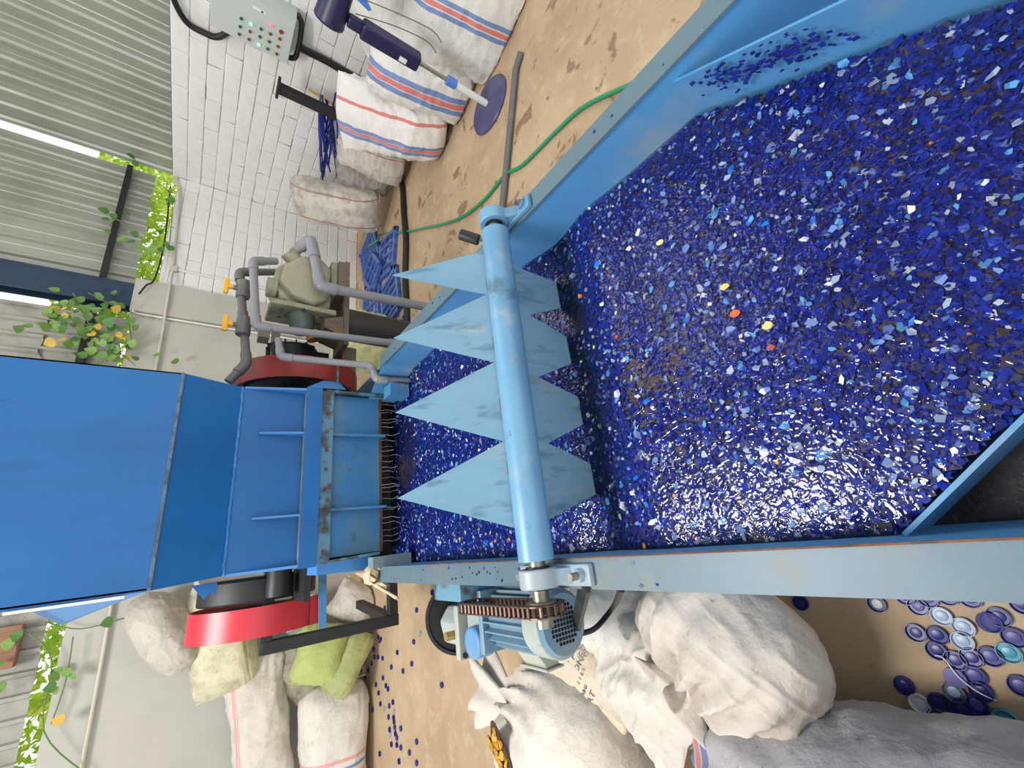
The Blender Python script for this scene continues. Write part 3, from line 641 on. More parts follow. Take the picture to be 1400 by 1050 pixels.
MB().prism([(a_, 2.50, b_) for a_, b_ in o3], (0, .19, 0)).build('casing', M['pump_green'], pm, bevel=.02)
MB().prism([(a_ * .82 + 1.64 * .18, 2.44, b_ * .82 + 1.22 * .18) for a_, b_ in o3], (0, .07, 0)).build('casing_front', M['pump_green'], pm, bevel=.02)
MB().box(1.44, 1.475, 2.47, 2.72, 1.03, 1.40).build('flange', M['pump_green'], pm, bevel=.008)
MB().cyl((1.45, 2.58, 1.22), (1.33, 2.58, 1.20), .085, .06, n=28).build('bearing_cap', M['pump_dark'], pm, 40, bevel=.01)
MB().cyl((1.33, 2.58, 1.14), (1.295, 2.58, 1.13), .045, n=16).build('gland', mat('gland_rust', (188, 132, 62), .6, .2, layers=[((120, 72, 34), 18, .45, .65, .8)]), pm, 40)
MB().cyl((1.58, 2.54, 1.37), (1.58, 2.54, 1.42), .06, n=20).build('outlet_flange', M['pump_green'], pm, 40)
MB().box(1.60, 1.84, 2.47, 2.70, 1.03, 1.07).build('foot', M['pump_green'], pm, bevel=.006)
MB().cyl((1.78, 2.53, 1.25), (1.84, 2.50, 1.33), .05, n=18).build('inlet_neck', M['pump_green'], pm, 40)
for k in range(6):
    t = 2 * PI * k / 6; MB().cyl((1.436, 2.58 + .10 * math.cos(t), 1.22 + .13 * math.sin(t)), (1.444, 2.58 + .10 * math.cos(t), 1.22 + .13 * math.sin(t)), .012, n=6).build('bolt', M['pump_dark'], pm)
mo = thing('pump_motor', (1.15, 2.85, 1.0), 'black electric motor behind the grey pipes of the pump', 'motor')
MB().cyl((1.34, 2.80, 1.22), (1.02, 2.88, 1.20), .14, n=32).build('body', M['rubber'], mo, 40, bevel=.015)
MB().cyl((1.02, 2.88, 1.20), (.97, 2.89, 1.20), .13, .10, n=32).build('end_bell', M['rubber'], mo, 40, bevel=.015)
for k in range(14):
    t = 2 * PI * k / 14; c_ = Vector((0, math.cos(t), math.sin(t))) * .14
    MB().bar(Vector((1.32, 2.805, 1.22)) + c_, Vector((1.06, 2.87, 1.20)) + c_, .006, .02, up=c_).build('cooling_fin', M['rubber'], mo)
MB().box(1.05, 1.30, 2.76, 2.94, 1.0, 1.08).build('foot', M['rubber'], mo)
MB().box(1.34, 1.42, 2.74, 2.84, 1.36, 1.42).box(1.16, 1.40, 2.76, 2.80, 1.30, 1.345).build('belt_bar', M['pump_green'], mo)
# pipes
def run(name, label, pts, r, mt_, elbows=(), collars=(), cat='pipe'):
    t_ = thing(name, Vector(pts[-1]), label, cat)
    pts = [Vector(p) for p in pts]
    for a_, b_ in zip(pts[:-1], pts[1:]): MB().cyl(a_, b_, r, n=20).build('pipe', mt_, t_, 40)
    for i in range(1, len(pts) - 1):
        a_ = (pts[i - 1] - pts[i]).normalized(); b_ = (pts[i + 1] - pts[i]).normalized(); k_ = r * 2.2
        e = MB(); bend = [pts[i] + a_ * k_ * 1.4, pts[i] + a_ * k_ * .55]
        for s in (.3, .6): bend.append((pts[i] + a_ * k_ * .55) * (1 - s) ** 2 + pts[i] * 2 * s * (1 - s) + (pts[i] + b_ * k_ * .55) * s * s)
        bend += [pts[i] + b_ * k_ * .55, pts[i] + b_ * k_ * 1.4]
        e.tube(bend, r * 1.22, 20).build('elbow', mt_, t_, 40)
    for (seg, f_) in collars:
        p_ = pts[seg].lerp(pts[seg + 1], f_); d_ = (pts[seg + 1] - pts[seg]).normalized()
        MB().cyl(p_ - d_ * r * 1.4, p_ + d_ * r * 1.4, r * 1.2, n=20).build('coupling', mt_, t_, 40)
    return t_
a0 = PY(425, 327, 2.42); a1 = PY(438, 392, 2.36)
run('suction_pipe', 'thick grey plastic pipe bending from the green pump straight down to the floor', [(1.84, 2.50, 1.30), a0, a1, (a1.x + .06, 2.36, .02)], .030, M['pvc_grey'], collars=[(1, .3)])
b0 = PY(350, 446, 2.38); 
run('feed_pipe', 'slim grey plastic pipe with elbow running down between pump and crusher', [PY(378, 357, 2.50), PY(346, 357, 2.46), b0, PY(545, 470, 2.36), PY(600, 475, 2.36) ], .022, M['pvc_grey'])
c0 = PY(381, 462, 2.36)
run('outlet_pipe', 'grey plastic pipe ending with a spout over the flakes beside the crusher', [c0 + Vector((.0, .02, 0)), PY(384, 488, 2.34), PY(507, 500, 2.22), PY(515, 519, 2.14), PY(566, 521, 2.12)], .0185, M['pvc_grey'])
vm = run('valve_manifold', 'dark grey pipe manifold with two yellow handled valves above the pump', [PY(385, 372, 2.62), PY(327, 372, 2.58), PY(333, 440, 2.52), PY(337, 497, 2.46), PY(312, 522, 2.46)], .022, M['pvc_dark'])
for yy in (396, 446):
    vp = PY(333, yy, 2.55 - (yy - 396) * .0012)
    v_ = MB().cyl(vp + Vector((-.055, 0, 0)), vp + Vector((.055, 0, 0)), .036, n=20).cyl(vp, vp + Vector((0, -.005, .052)), .014, n=12).build('valve', M['pvc_dark'], vm, 40, bevel=.006)
    MB().cyl(vp + Vector((0, -.005, .048)), vp + Vector((0, -.005, .075)), .014, n=12).bar(vp + Vector((-.048, -.005, .085)), vp + Vector((.048, -.005, .085)), .022, .026).build('handle', M['yellow'], v_, bevel=.006)
# ============================================================ sacks
def sackmat(name, base, dirt=(150, 138, 118), damt=.5, stripes=(), axis=1, dscale=5, wob=.02, rough=.6):
    mt, nt, b = newmat(name)
    tc = nt.nodes.new('ShaderNodeTexCoord'); tc.name = 'TC'
    c = mixc(nt, mth(nt, 'MULTIPLY', ramp(nt, nz(nt, dscale, 6, .65), .42, .75), damt), lin(base), lin(dirt))
    c = mixc(nt, mth(nt, 'MULTIPLY', ramp(nt, nz(nt, dscale * 5, 5, .6), .6, .78), damt), c, lin([v * .62 for v in dirt]))
    if stripes:
        sp = nt.nodes.new('ShaderNodeSeparateXYZ'); nt.links.new(tc.outputs['Object'], sp.inputs[0])
        co = mth(nt, 'ADD', sp.outputs[axis], mth(nt, 'MULTIPLY', mth(nt, 'SUBTRACT', nz(nt, 4, 2), .5), wob))
        for (p, hw, col) in stripes:
            f = mth(nt, 'LESS_THAN', mth(nt, 'ABSOLUTE', mth(nt, 'SUBTRACT', co, p)), hw)
            c = mixc(nt, mth(nt, 'MULTIPLY', f, .85), c, lin(col))
    nt.links.new(c, b.inputs['Base Color']); b.inputs['Roughness'].default_value = rough
    b.inputs['Sheen Weight'].default_value = .15
    wv = nt.nodes.new('ShaderNodeTexWave'); wv.inputs['Scale'].default_value = 90; wv.inputs['Distortion'].default_value = 2
    nt.links.new(tc.outputs['Object'], wv.inputs['Vector'])
    h = mth(nt, 'ADD', mth(nt, 'MULTIPLY', nz(nt, 12, 5, .6, dist=.25), 1.0), mth(nt, 'MULTIPLY', wv.outputs['Fac'], .012))
    bump(nt, b, h, .55, .022); return mt
def ridged(p): return 1 - 2 * abs(noise.noise(p))
def sack(label, p0, p1, w, t, nrm, mt_, kind='pillow', seed=0, fold=.018, group=None, zmin=None, seam=True, cat='sack', tw=None, name='woven_sack', neck_len=.16, xmax=None, ymax=None, pleat=.02):
    p0 = Vector(p0); p1 = Vector(p1); L = (p1 - p0).length; ex = (p1 - p0) / L
    nrm = Vector(nrm); ez = (nrm - ex * nrm.dot(ex)).normalized(); ey = ez.cross(ex)
    ctr = (p0 + p1) / 2; NU, NV = (84, 108) if p0.y < 2.4 and p0.x < 1 else (52, 64); so = Vector((seed * 3.7, seed * 1.3, seed * 2.1))
    def prof(s):
        a = abs(s)
        if kind == 'pillow': return (max(0, 1 - a ** 9)) ** .3 * (1 - .10 * (1 - a)) , (max(0, 1 - a ** 2.6)) ** .6 + .012
        if kind == 'open':      # full below, flattened mouth spread at the upper end
            tt = (s + 1) / 2
            return (max(0, 1 - max(0, -s) ** 6)) ** .35 * (1 + .22 * max(0, tt - .55) / .45), max(.02, (max(0, 1 - max(0, -s) ** 3)) ** .5 * (1 - max(0, tt - .30) / .70) ** .8)
        if kind == 'ball': 
            q = (max(0, 1 - a ** 2.4)) ** .5; return q, q
        if kind == 'tied':      # rounded end at -1, gathered neck at +1
            if s < 0: q = (max(0, 1 - a ** 3.2)) ** .45
            else: q = max(.10, (max(0, 1 - (a * .985) ** 2.2)) ** .75)
            return q, q
    def local(u, v):
        s = -1 + 2 * u; th = 2 * PI * v; pw, pt = prof(s); e = .78
        cy, cz = math.cos(th), math.sin(th)
        y = math.copysign(abs(cy) ** e, cy) * w / 2 * pw; z = math.copysign(abs(cz) ** e, cz) * t / 2 * pt; x = s * L / 2
        p = Vector((x, y, z)); nn = Vector((x * .3 / L, y / max(w, .01), z / max(t, .01)))
        if nn.length > 1e-6: nn.normalize()
        d = fold * (ridged(p * 4.2 + so) * .7 + ridged(Vector((p.x * 3, p.y * 9, p.z * 9)) + so) * .45 + noise.noise(p * 2.0 + so) * 1.4 + (ridged(p * 11 + so * 2) ** 2 * .38 + ridged(Vector((p.x * 16, p.y * 7, p.z * 7)) - so) ** 3 * .3))
        if kind in ('tied',):
            k = max(0, s) ** 2; d += pleat * max(0, s + .1) ** 1.3 * (1 - max(0, s - .85) * 5) * math.sin(th * 17 + 2 * noise.noise(p * 3 + so)) * min(1, pw * 3)
        if kind in ('pillow', 'open'):
            k = abs(s) ** 3; d += pleat * .5 * k * math.sin(y * 110 + 3 * noise.noise(p * 4 + so)) * min(1, pt * 3)
        d *= min(1, pw * 2)
        p += nn * d
        return p
    Mx = Matrix((ex, ey, ez)).transposed()
    def fin(p):
        q = ctr + Mx @ p
        if zmin is not None and q.z < zmin + .03: q.z = zmin + .004 + (.026 * math.exp((q.z - zmin - .03) / .05))
        if xmax is not None: q.x = min(q.x, xmax)
        if ymax is not None: q.y = min(q.y, ymax)
        return Mx.transposed() @ (q - ctr)
    mb = MB(); mb.grid(lambda u, v: fin(local(u, v)), NU, NV, True)
    mb.f.append(tuple(range(NV - 1, -1, -1))); mb.f.append(tuple((NU - 1) * NV + i for i in range(NV)))
    o = mb.build(name, mt_, None, 70); o.matrix_world = Matrix.Translation(ctr) @ Mx.to_4x4()
    tag(o, label, cat, group)
    def part(nm, mbx, mtx, sm=60, solid=0):
        me_ = bpy.data.meshes.new(nm); me_.from_pydata(mbx.v, [], mbx.f); me_.materials.append(mtx)
        me_.polygons.foreach_set('use_smooth', [True] * len(me_.polygons))
        c_ = bpy.data.objects.new(nm, me_); COL.objects.link(c_); c_.parent = o
        if solid: md = c_.modifiers.new('solid', 'SOLIDIFY'); md.thickness = solid
        return c_
    if kind == 'pillow' and seam:
        for sgn in (-1, 1):
            pts = [fin(Vector((sgn * (L / 2 - .004), y_, 0)) + Vector((.004 * math.sin(y_ * 40), 0, .006 * noise.noise(Vector((y_ * 9, seed, 0)))))) for y_ in [(-.47 + .94 * i / 16) * w for i in range(17)]]
            part('end_seam', MB().tube(pts, .005, 6), mt_)
    if kind == 'tied':
        r0 = .10 * w / 2
        def nk(u, v):
            th = 2 * PI * v; rr_ = r0 * (1 + u * 1.9) * (1 + (.25 + .25 * u) * math.sin(th * 6 + seed)) + .012 * u * noise.noise(Vector((math.cos(th) * 2, math.sin(th) * 2, u * 3 + seed)))
            return fin(Vector((L / 2 + (u - .12) * neck_len + .02 * u * math.sin(th * 3 + seed), math.cos(th) * rr_ * 1.6, math.sin(th) * rr_ * .8)))
        part('neck', MB().grid(nk, 14, 48, True), mt_, solid=.003)
        part('tie', MB().tube([Vector((L / 2 - .006 + .004 * math.sin(a_ * 2), math.cos(a_) * r0 * 1.35, math.sin(a_) * r0 * 1.2)) for a_ in [2 * PI * i / 20 for i in range(21)]], .006, 6), M['tie'])
    return o
M['tie'] = mat('tie', (150, 136, 112), .8)
BLU, RED_, PNK, GRN = (74, 116, 178), (206, 92, 86), (214, 150, 150), (92, 150, 116)
W1 = sackmat('sack_white', (206, 203, 196), (188, 180, 166), .5)
W2 = sackmat('sack_dirty', (198, 192, 180), (136, 124, 106), .75)
# ---- pile on the left by the back wall (bottom to top)
up = Vector((0, 0, 1)); cf = Vector((0, -1, .25))
S = []
sack('white sack with pink and blue bands lying at the bottom of the left pile', PY(458, 932, 4.95), (-2.55, 4.95, .32), .60, .46, cf, sackmat('sack_banded', (214, 210, 200), (170, 162, 148), .5, [(-.15, .014, PNK), (-.085, .012, BLU), (-.02, .014, PNK)], 0), seed=1, zmin=0, ymax=5.44)
sack('lime green sack lying highest below the black frame', PY(447, 852, 4.75), PY(428, 936, 4.75), .44, .36, cf, sackmat('sack_lime', (170, 182, 104), (138, 152, 80), .4), seed=2, ymax=5.44, fold=.01)
sack('slim olive green sack under the lime sack, resting on the floor', PY(497, 862, 4.72), PY(452, 950, 4.72), .28, .30, cf, sackmat('sack_olive', (164, 170, 112), (122, 130, 80), .6), seed=3, zmin=0, fold=.01)
sack('grey mesh sack with a green corner squeezed behind the lime sack', PY(385, 885, 5.15), PY(462, 968, 5.1), .40, .34, cf, sackmat('sack_mesh', (150, 146, 128), (96, 92, 78), .9, [(.13, .03, (36, 128, 84))], 1, 12), seed=4, ymax=5.44)
sack('long dirty white sack with a pink edge leaning on the wall above the banded sack', PY(348, 893, 5.12), (-2.2, 5.12, .78), .42, .34, cf, sackmat('sack_pinkedge', (206, 200, 188), (160, 150, 132), .6, [(-.165, .010, PNK), (-.145, .006, PNK)], 1), seed=5, ymax=5.44, fold=.025)
sack('yellowish stained sack wedged behind the red belt guard', PY(300, 800, 5.08), PY(312, 948, 5.08), .50, .40, cf, sackmat('sack_yellowish', (206, 202, 168), (140, 126, 98), .7, [(.18, .01, (150, 140, 110))], 1), seed=6, ymax=5.44, fold=.012)
o = sack('round dusty grey sack with gathered neck on top of the left pile', PY(192, 888, 5.12), PY(262, 838, 5.1), .70, .50, cf, sackmat('sack_dustygrey', (190, 184, 172), (140, 130, 116), .7), 'tied', seed=7, ymax=5.44, fold=.02)
o = sack('pale checked sack glimpsed between the belt guard and the black frame', PY(392, 868, 5.2), PY(440, 840, 5.2), .45, .36, cf, sackmat('sack_checked', (200, 200, 190), (90, 100, 80), .8, [(.1, .02, (110, 120, 110)), (0, .02, (110, 120, 110)), (-.1, .02, (110, 120, 110))], 1, 12), seed=8, ymax=5.44)
sack('dull white sack low behind the crusher frame', PY(500, 800, 4.9), PY(470, 850, 5.0), .45, .4, cf, W2, seed=9, zmin=0, ymax=5.44)
# ---- near sacks on the left of the trough
o = sack('big dirty white sack tied shut, pressed against the trough side', (-.25, .70, .19), PZ(940, 937, .35), .50, .44, up, sackmat('sack_tied_big', (196, 187, 176), (156, 140, 126), .6), 'tied', seed=11, zmin=0, fold=.02, neck_len=.07, xmax=-.05, pleat=.05)
sack('huge grey white sack with blue and red edge stripes in the near left corner', (-.93, 1.00, .28), (-.84, -.20, .28), .76, .58, up, sackmat('sack_huge', (172, 169, 170), (128, 125, 129), .6, [(-.55, .02, (70, 96, 150)), (-.51, .012, (190, 96, 84)), (-.475, .016, (70, 96, 150))], 0), seed=12, zmin=0, fold=.02)
n4 = sack('plump white sack with twisted neck and a torn hole showing yellow caps', PZ(905, 1140, .24), PZ(698, 966, .28), .66, .48, up, sackmat('sack_plump', (208, 200, 188), (176, 164, 148), .5), 'tied', seed=13, zmin=0, fold=.014, neck_len=.26, pleat=.04)
sack('crumpled white sack with open mouth folded over, beside the tied sack', PZ(845, 850, .12), PZ(940, 1000, .36), .34, .32, up, sackmat('sack_crumpled', (206, 200, 190), (172, 162, 148), .5), 'open', seed=14, zmin=0, fold=.045)
sack('white sack lying half under the trough behind the motor strut', PZ(800, 812, .16), PZ(905, 838, .16), .40, .30, up, W1, seed=15, zmin=0, fold=.025, xmax=-.04)
pr = sack('flat printed sack between the plump sack and the crumpled sack', PZ(742, 884, .30), PZ(856, 1004, .30), .30, .07, Vector((.1, -.3, 1)), sackmat('sack_printed', (216, 200, 176), (184, 160, 130), .5), seed=16, zmin=0, fold=.006, seam=False)
# printed letters on it
ink = mat('ink', (104, 108, 116), .7, layers=[((160, 150, 136), 40, .5, .7, .6)])
def letters(txt, size, px, py, parent):
    h_ = surf_hit(px, py, parent)
    if not h_: return
    cu = bpy.data.curves.new('print', 'FONT'); cu.body = txt; cu.size = size; cu.extrude = .0006; cu.space_character = 1.1; cu.align_x = 'CENTER'
    to = bpy.data.objects.new('print', cu); COL.objects.link(to); me_ = bpy.data.meshes.new_from_object(to); bpy.data.objects.remove(to)
    me_.materials.append(ink); o_ = bpy.data.objects.new('print', me_); COL.objects.link(o_); o_.parent = parent; o_.location = h_ + Vector((0, 0, .003)); o_.rotation_euler = (0, 0, R(90)); return o_
def surf_hit(px, py, tgt):
    bpy.context.view_layer.update(); mi = tgt.matrix_world.inverted(); ok, loc, nn, _ = tgt.ray_cast(mi @ Vector((0, 0, H)), (mi.to_3x3() @ ray(px, py)).normalized())
    return loc if ok else None
letters('P U P U K', .042, 787, 899, pr)
letters('INDONESIA', .037, 794, 911, pr)
letters('2 1 6 5', .020, 796, 926, pr)
letters('mau', .030, 800, 948, pr)
letters('GUAT', .034, 808, 966, pr)
# torn hole with yellow caps
# ---- right pile along the brick wall
cr = Vector((-1, -.25, .3))
STR = [(.075, .016, BLU), (.035, .016, RED_), (-.005, .016, BLU)]
sack('white sack with blue and red stripes standing nearest along the brick wall', PX(722, 50, 3.95), PX(560, -30, 4.05), .92, .55, cr, sackmat('sack_r1', (216, 214, 208), (186, 180, 170), .4, STR, 1), seed=21, zmin=0, fold=.035, xmax=4.70)
sack('grey white bulging sack standing behind the fan pole', PX(655, 108, 3.98), PX(520, 45, 4.1), .75, .5, cr, sackmat('sack_r2', (204, 202, 196), (160, 154, 144), .5), seed=22, zmin=0, fold=.04, xmax=4.70)
sack('striped sack slumped left of the fan pole', PX(640, 138, 3.80), PX(505, 78, 3.95), .42, .4, cr, sackmat('sack_r3', (218, 216, 212), (186, 180, 170), .4, [(.10, .022, BLU), (.05, .022, RED_), (.0, .022, BLU)], 1), seed=23, zmin=0, fold=.03, xmax=4.70)
sack('white sack with a short stripe print behind the flared striped sack', PX(585, 160, 4.2), PX(500, 128, 4.3), .5, .3, cr, sackmat('sack_r4', (206, 204, 198), (160, 150, 140), .5, [(.06, .016, BLU), (.02, .016, RED_)], 1), seed=24, fold=.03, xmax=4.70)
sack('half empty white sack with red and blue stripes and a wide flared mouth', PX(610, 186, 3.74), PX(468, 152, 3.94), .47, .42, cr, sackmat('sack_r5', (226, 222, 218), (200, 194, 188), .35, [(-.12, .014, RED_), (.09, .018, BLU), (.125, .014, RED_), (.16, .018, BLU)], 1), 'open', seed=25, zmin=0, fold=.035, xmax=4.70)
sack('small white sack with a green stripe leaning behind the flared sack', PX(552, 228, 4.15), PX(462, 195, 4.3), .44, .3, cr, sackmat('sack_r6', (202, 196, 186), (150, 140, 126), .6, [(-.12, .014, GRN), (-.085, .007, (170, 110, 96)), (-.155, .007, (150, 110, 90))], 1), seed=26, zmin=0, fold=.025, xmax=4.70)
sack('grey plastic bag slumped between the green striped sack and the corner sack', PX(530, 248, 4.3), PX(468, 228, 4.4), .36, .26, cr, sackmat('sack_r7', (156, 150, 144), (104, 98, 94), .7), seed=27, zmin=0, fold=.04, xmax=4.70)
sack('dirty white sack with red stripes leaning upright near the corner', PX(520, 292, 3.98), PX(400, 268, 4.2), .52, .40, cr, sackmat('sack_r8', (202, 196, 186), (126, 112, 98), .8, [(.16, .012, (176, 96, 84)), (-.19, .008, (150, 110, 120))], 1), seed=28, zmin=0, fold=.015, xmax=4.70)
sack('white sack with raffia ties on top of the wall pile', PX(560, 20, 4.3), PX(490, 35, 4.35), .6, .5, cr, W1, seed=29, fold=.03, xmax=4.70)
sack('white sack at the frame edge above the fan head pile', PX(600, -20, 4.25), PX(520, -40, 4.25), .6, .5, cr, sackmat('sack_r10', (208, 206, 200), (180, 170, 160), .4), seed=30, fold=.03, xmax=4.70)
sack('pale yellow spiky textured sack on the floor behind the black pillar', PY(500, 432, 3.95), PY(490, 505, 3.95), .52, .40, Vector((0, -1, .4)), sackmat('sack_lemon', (204, 204, 146), (120, 120, 84), .5, (), 1, 9), seed=31, zmin=.0, fold=.03)
# ============================================================ floor hoses, crates, fan, control box
def floorpath(pts, z): return [PZ(a, b, z) for a, b in pts]
o = MB().tube(spline(floorpath([(905, 95), (868, 113), (800, 145), (760, 180), (715, 225), (690, 240), (660, 275), (625, 300), (580, 312), (545, 318), (520, 320)], .018) + [Vector((3.75, 4.35, .08)), Vector((3.9, 4.7, .09))], 6), .013, 8).build('garden_hose', mat('hose_green', (44, 142, 98), .35), None, 60)
tag(o, 'green garden hose snaking across the floor from the crates to the trough', 'hose')
o = MB().tube([PZ(712, 72, .028), PZ(705, 95, .028), PZ(695, 200, .028), PZ(684, 310, .028)], .024, 12).build('floor_pipe', M['pvc_dark'], None, 40)
tag(o, 'straight grey pipe lying on the floor under the green hose', 'pipe')
o = MB().tube(spline([PZ(542, 235, .03), PZ(550, 255, .03), PZ(552, 290, .03), PZ(555, 330, .03), PZ(554, 380, .03), PZ(556, 425, .03), PZ(556, 470, .03)], 5), .034, 10).build('floor_cable', M['rubber'], None, 60)
tag(o, 'thick black cable bundle crossing the floor behind the paddle wheel', 'cable')
# blue plastic pallet pieces
CB = mat('crate_blue', (62, 92, 168), .5, 0, layers=[((96, 132, 190), 3, .4, .7, .8), ((40, 56, 120), 7, .5, .7, .7)])
def pallet(label, c, rz, sx, sy, z, nx_, ny_, tilt=0):
    t_ = thing('plastic_pallet', (c[0], c[1], z), label, 'pallet', )
    t_.rotation_euler = (tilt, 0, rz); fr_ = .05
    def loc_(mb, nm):
        me_ = bpy.data.meshes.new(nm); me_.from_pydata(mb.v, [], mb.f); me_.materials.append(CB); o_ = bpy.data.objects.new(nm, me_); COL.objects.link(o_); o_.parent = t_
    loc_(MB().box(-sx / 2, sx / 2, -sy / 2, -sy / 2 + fr_, 0, .045).box(-sx / 2, sx / 2, sy / 2 - fr_, sy / 2, 0, .045).box(-sx / 2, -sx / 2 + fr_, -sy / 2, sy / 2, 0, .045).box(sx / 2 - fr_, sx / 2, -sy / 2, sy / 2, 0, .045), 'frame')
    for i in range(1, nx_): xx = -sx / 2 + sx * i / nx_; loc_(MB().box(xx - .016, xx + .016, -sy / 2, sy / 2, .012, .040), 'slat')
    for i in range(1, ny_): yy = -sy / 2 + sy * i / ny_; loc_(MB().box(-sx / 2, sx / 2, yy - .012, yy + .012, .0, .034), 'cross_slat')
pallet('blue plastic pallet with narrow slots nearest the black floor cable', (2.75, 4.10), R(8), .62, .52, 0, 6, 2)
pallet('bright blue plastic pallet lying in front of the leaning corner sack', (3.42, 4.18), R(-14), .55, .55, 0, 4, 3)
pallet('dark blue pallet with a fine grid beside the wall corner', (3.85, 4.82), R(20), .8, .6, .0, 9, 5)
pallet('blue plastic pallet lying under the green pump', (2.95, 4.78), R(-6), .8, .65, .0, 5, 4)
pallet('blue plastic pallet at the floor edge behind the red ring guard', (2.0, 4.05), R(4), .6, .8, .0, 4, 5)
pallet('tilted blue pallet piece stacked on the other pallets', (3.40, 4.55), R(40), .5, .4, .06, 3, 2, R(4))
# standing fan
NV = mat('fan_navy', (30, 30, 72), .4, 0, layers=[((48, 48, 92), 6, .5, .7, .5)])
fx, fy = 3.38, 1.89
fn = thing('pedestal_fan', (fx, fy, 0), 'dark navy pedestal fan with round base standing before the white sacks', 'fan')
MB().lathe([(.0, 0), (.232, 0), (.236, .012), (.225, .026), (.05, .040), (.0, .04)], (fx, fy, 0), n=48).build('base', mat('fan_base', (66, 66, 108), .45, 0, layers=[((96, 94, 124), 4, .45, .7, .6)]), fn, 40)
MB().cyl((fx, fy, .035), (fx, fy, .36), .026, n=20).build('outer_pole', M['pvc_white'], fn, 40)
MB().cyl((fx, fy, .33), (fx, fy, .41), .036, n=20).build('height_collar', mat('collar_blue', (80, 124, 206), .4), fn, 40, bevel=.004)
MB().cyl((fx, fy, .40), (fx, fy, .66), .015, n=16).build('inner_pole', mat('chrome', (170, 170, 168), .25, .9), fn, 40)
bd = MB().box(fx - .05, fx + .05, fy - .055, fy + .055, .64, 1.07).build('control_column', NV, fn, bevel=.02)
MB().box(fx - .053, fx - .049, fy + .0, fy + .035, .735, .79).build('sticker', M['pvc_white'], bd)
MB().box(fx - .035, fx + .04, fy - .035, fy + .035, 1.06, 1.16).build('neck', NV, fn, bevel=.015)
MB().cyl((fx + .0, fy + .09, 1.26), (fx + .05, fy - .14, 1.24), .10, .085, n=28).build('motor_housing', NV, fn, 40, bevel=.02)
for k in range(3):
    t = R(20 + 120 * k); hub = Vector((fx + .055, fy - .17, 1.24)); dr = Vector((math.cos(t), .2, math.sin(t)))
    sd = Vector((-math.sin(t), .1, math.cos(t)))
    MB().prism([hub + dr * .02 - sd * .02, hub + dr * .10 - sd * .055, hub + dr * .19 - sd * .05, hub + dr * .205, hub + dr * .17 + sd * .05, hub + dr * .06 + sd * .03], (.004, .006, 0)).build('blade', mat('fan_blade_%d' % k, (34, 110, 210), .35), fn, bevel=.002)
for k, dy in enumerate((.0, .085)):
    o = MB().tube(spline([(fx + .02, fy - .05 - dy, 1.12 + dy), (fx + .08, fy - .09 - dy, .86), (fx + .12, fy - .10 - dy, .62), (fx + .13, fy - .06 - dy, .52)], 5), .004, 6).build('pull_cord', mat('cord_brown_%d' % k, (112, 104, 92), .7), fn, 60)
# control box on the brick wall
bxx = 4.52; by0, by1, bz0, bz1 = 2.79, 3.20, 1.362, 1.98
cbx = thing('control_box', (4.62, 3.0, bz0), 'grey electric control box with coloured buttons mounted on the brick wall', 'control box')
GRY = mat('box_grey', (188, 196, 192), .45, 0, layers=[((176, 184, 180), 3, .45, .7, .5)])
MB().box(bxx, WX - .02, by0, by1, bz0, bz1).build('body', GRY, cbx, bevel=.006)
MB().box(bxx - .012, bxx, by0 + .004, by1 - .004, bz0 + .004, bz1 - .004).build('door', GRY, cbx, bevel=.004)
DG, DR_ = mat('button_green', (40, 86, 66), .4), mat('button_red', (140, 40, 46), .4)
LG, LR = mat('lamp_green', (120, 255, 180), .4, emit=((110, 255, 170), 2.2)), mat('lamp_red', (255, 90, 110), .4, emit=((255, 70, 100), 2.0))
CHR = mat('tag_plate', (206, 190, 150), .5)
fxb = bxx - .012
def z5(px, py): p = PX(290 + px * .0933, py * .0933, fxb); return p
for (px_, py_, kind_) in ((428, 262, 'g'), (412, 380, 'g'), (398, 492, 'g'), (572, 340, 'G'), (556, 452, 'r'), (540, 566, 'r'), (718, 415, 'g'), (702, 528, 'g'), (684, 645, 'G'), (877, 372, 'R'), (855, 488, 'gt'), (838, 600, 'gt'), (816, 706, 'gt'), (1012, 457, 'rb'), (992, 560, 'rt'), (968, 672, 'rt'), (948, 780, 'rt')):
    p = z5(px_, py_); mm = {'g': DG, 'r': DR_, 'G': LG, 'R': LR}[kind_[0]]; r_ = .017 if kind_ == 'rb' else .012
    bt = MB().cyl((fxb + .002, p.y, p.z), (fxb - .006, p.y, p.z), r_ + .004, n=20).build('button_ring', GRY, cbx, 40)
    MB().cyl((fxb - .006, p.y, p.z), (fxb - .016, p.y, p.z), r_, n=20).build('button', mm, bt, 40)
    if kind_[1:] == 't': MB().box(fxb - .004, fxb + .001, p.y - .012, p.y + .012, p.z + .018, p.z + .036).build('name_tag', CHR, bt)
p = z5(695, 148)
hd = MB().box(fxb - .005, fxb + .001, p.y - .012, p.y + .012, p.z - .05, p.z + .05).build('nameplate', M['pvc_white'], cbx)
MB().box(fxb - .007, fxb - .004, p.y - .006, p.y + .006, p.z - .03, p.z - .012).build('logo', M['black_steel'], hd)
o = MB().tube(spline([(4.66, 2.80, 1.36), (4.63, 2.83, 1.32), (4.61, 2.92, 1.305), (4.60, 3.05, 1.30), (4.60, 3.16, 1.31), (4.61, 3.20, 1.36)], 6), .024, 8).build('cable_loop', M['rubber'], None, 60)
tag(o, 'black cable loop hanging below the grey control box', 'cable')
o = MB().tube(spline([(4.60, 3.04, 1.30), (4.64, 3.07, 1.22), (4.68, 3.09, 1.05), (4.69, 3.11, .80), (4.69, 3.12, .3)], 6), .034, 10).build('black_conduit', M['rubber'], None, 60)
tag(o, 'black cable trunk running down the wall from the control box', 'cable')
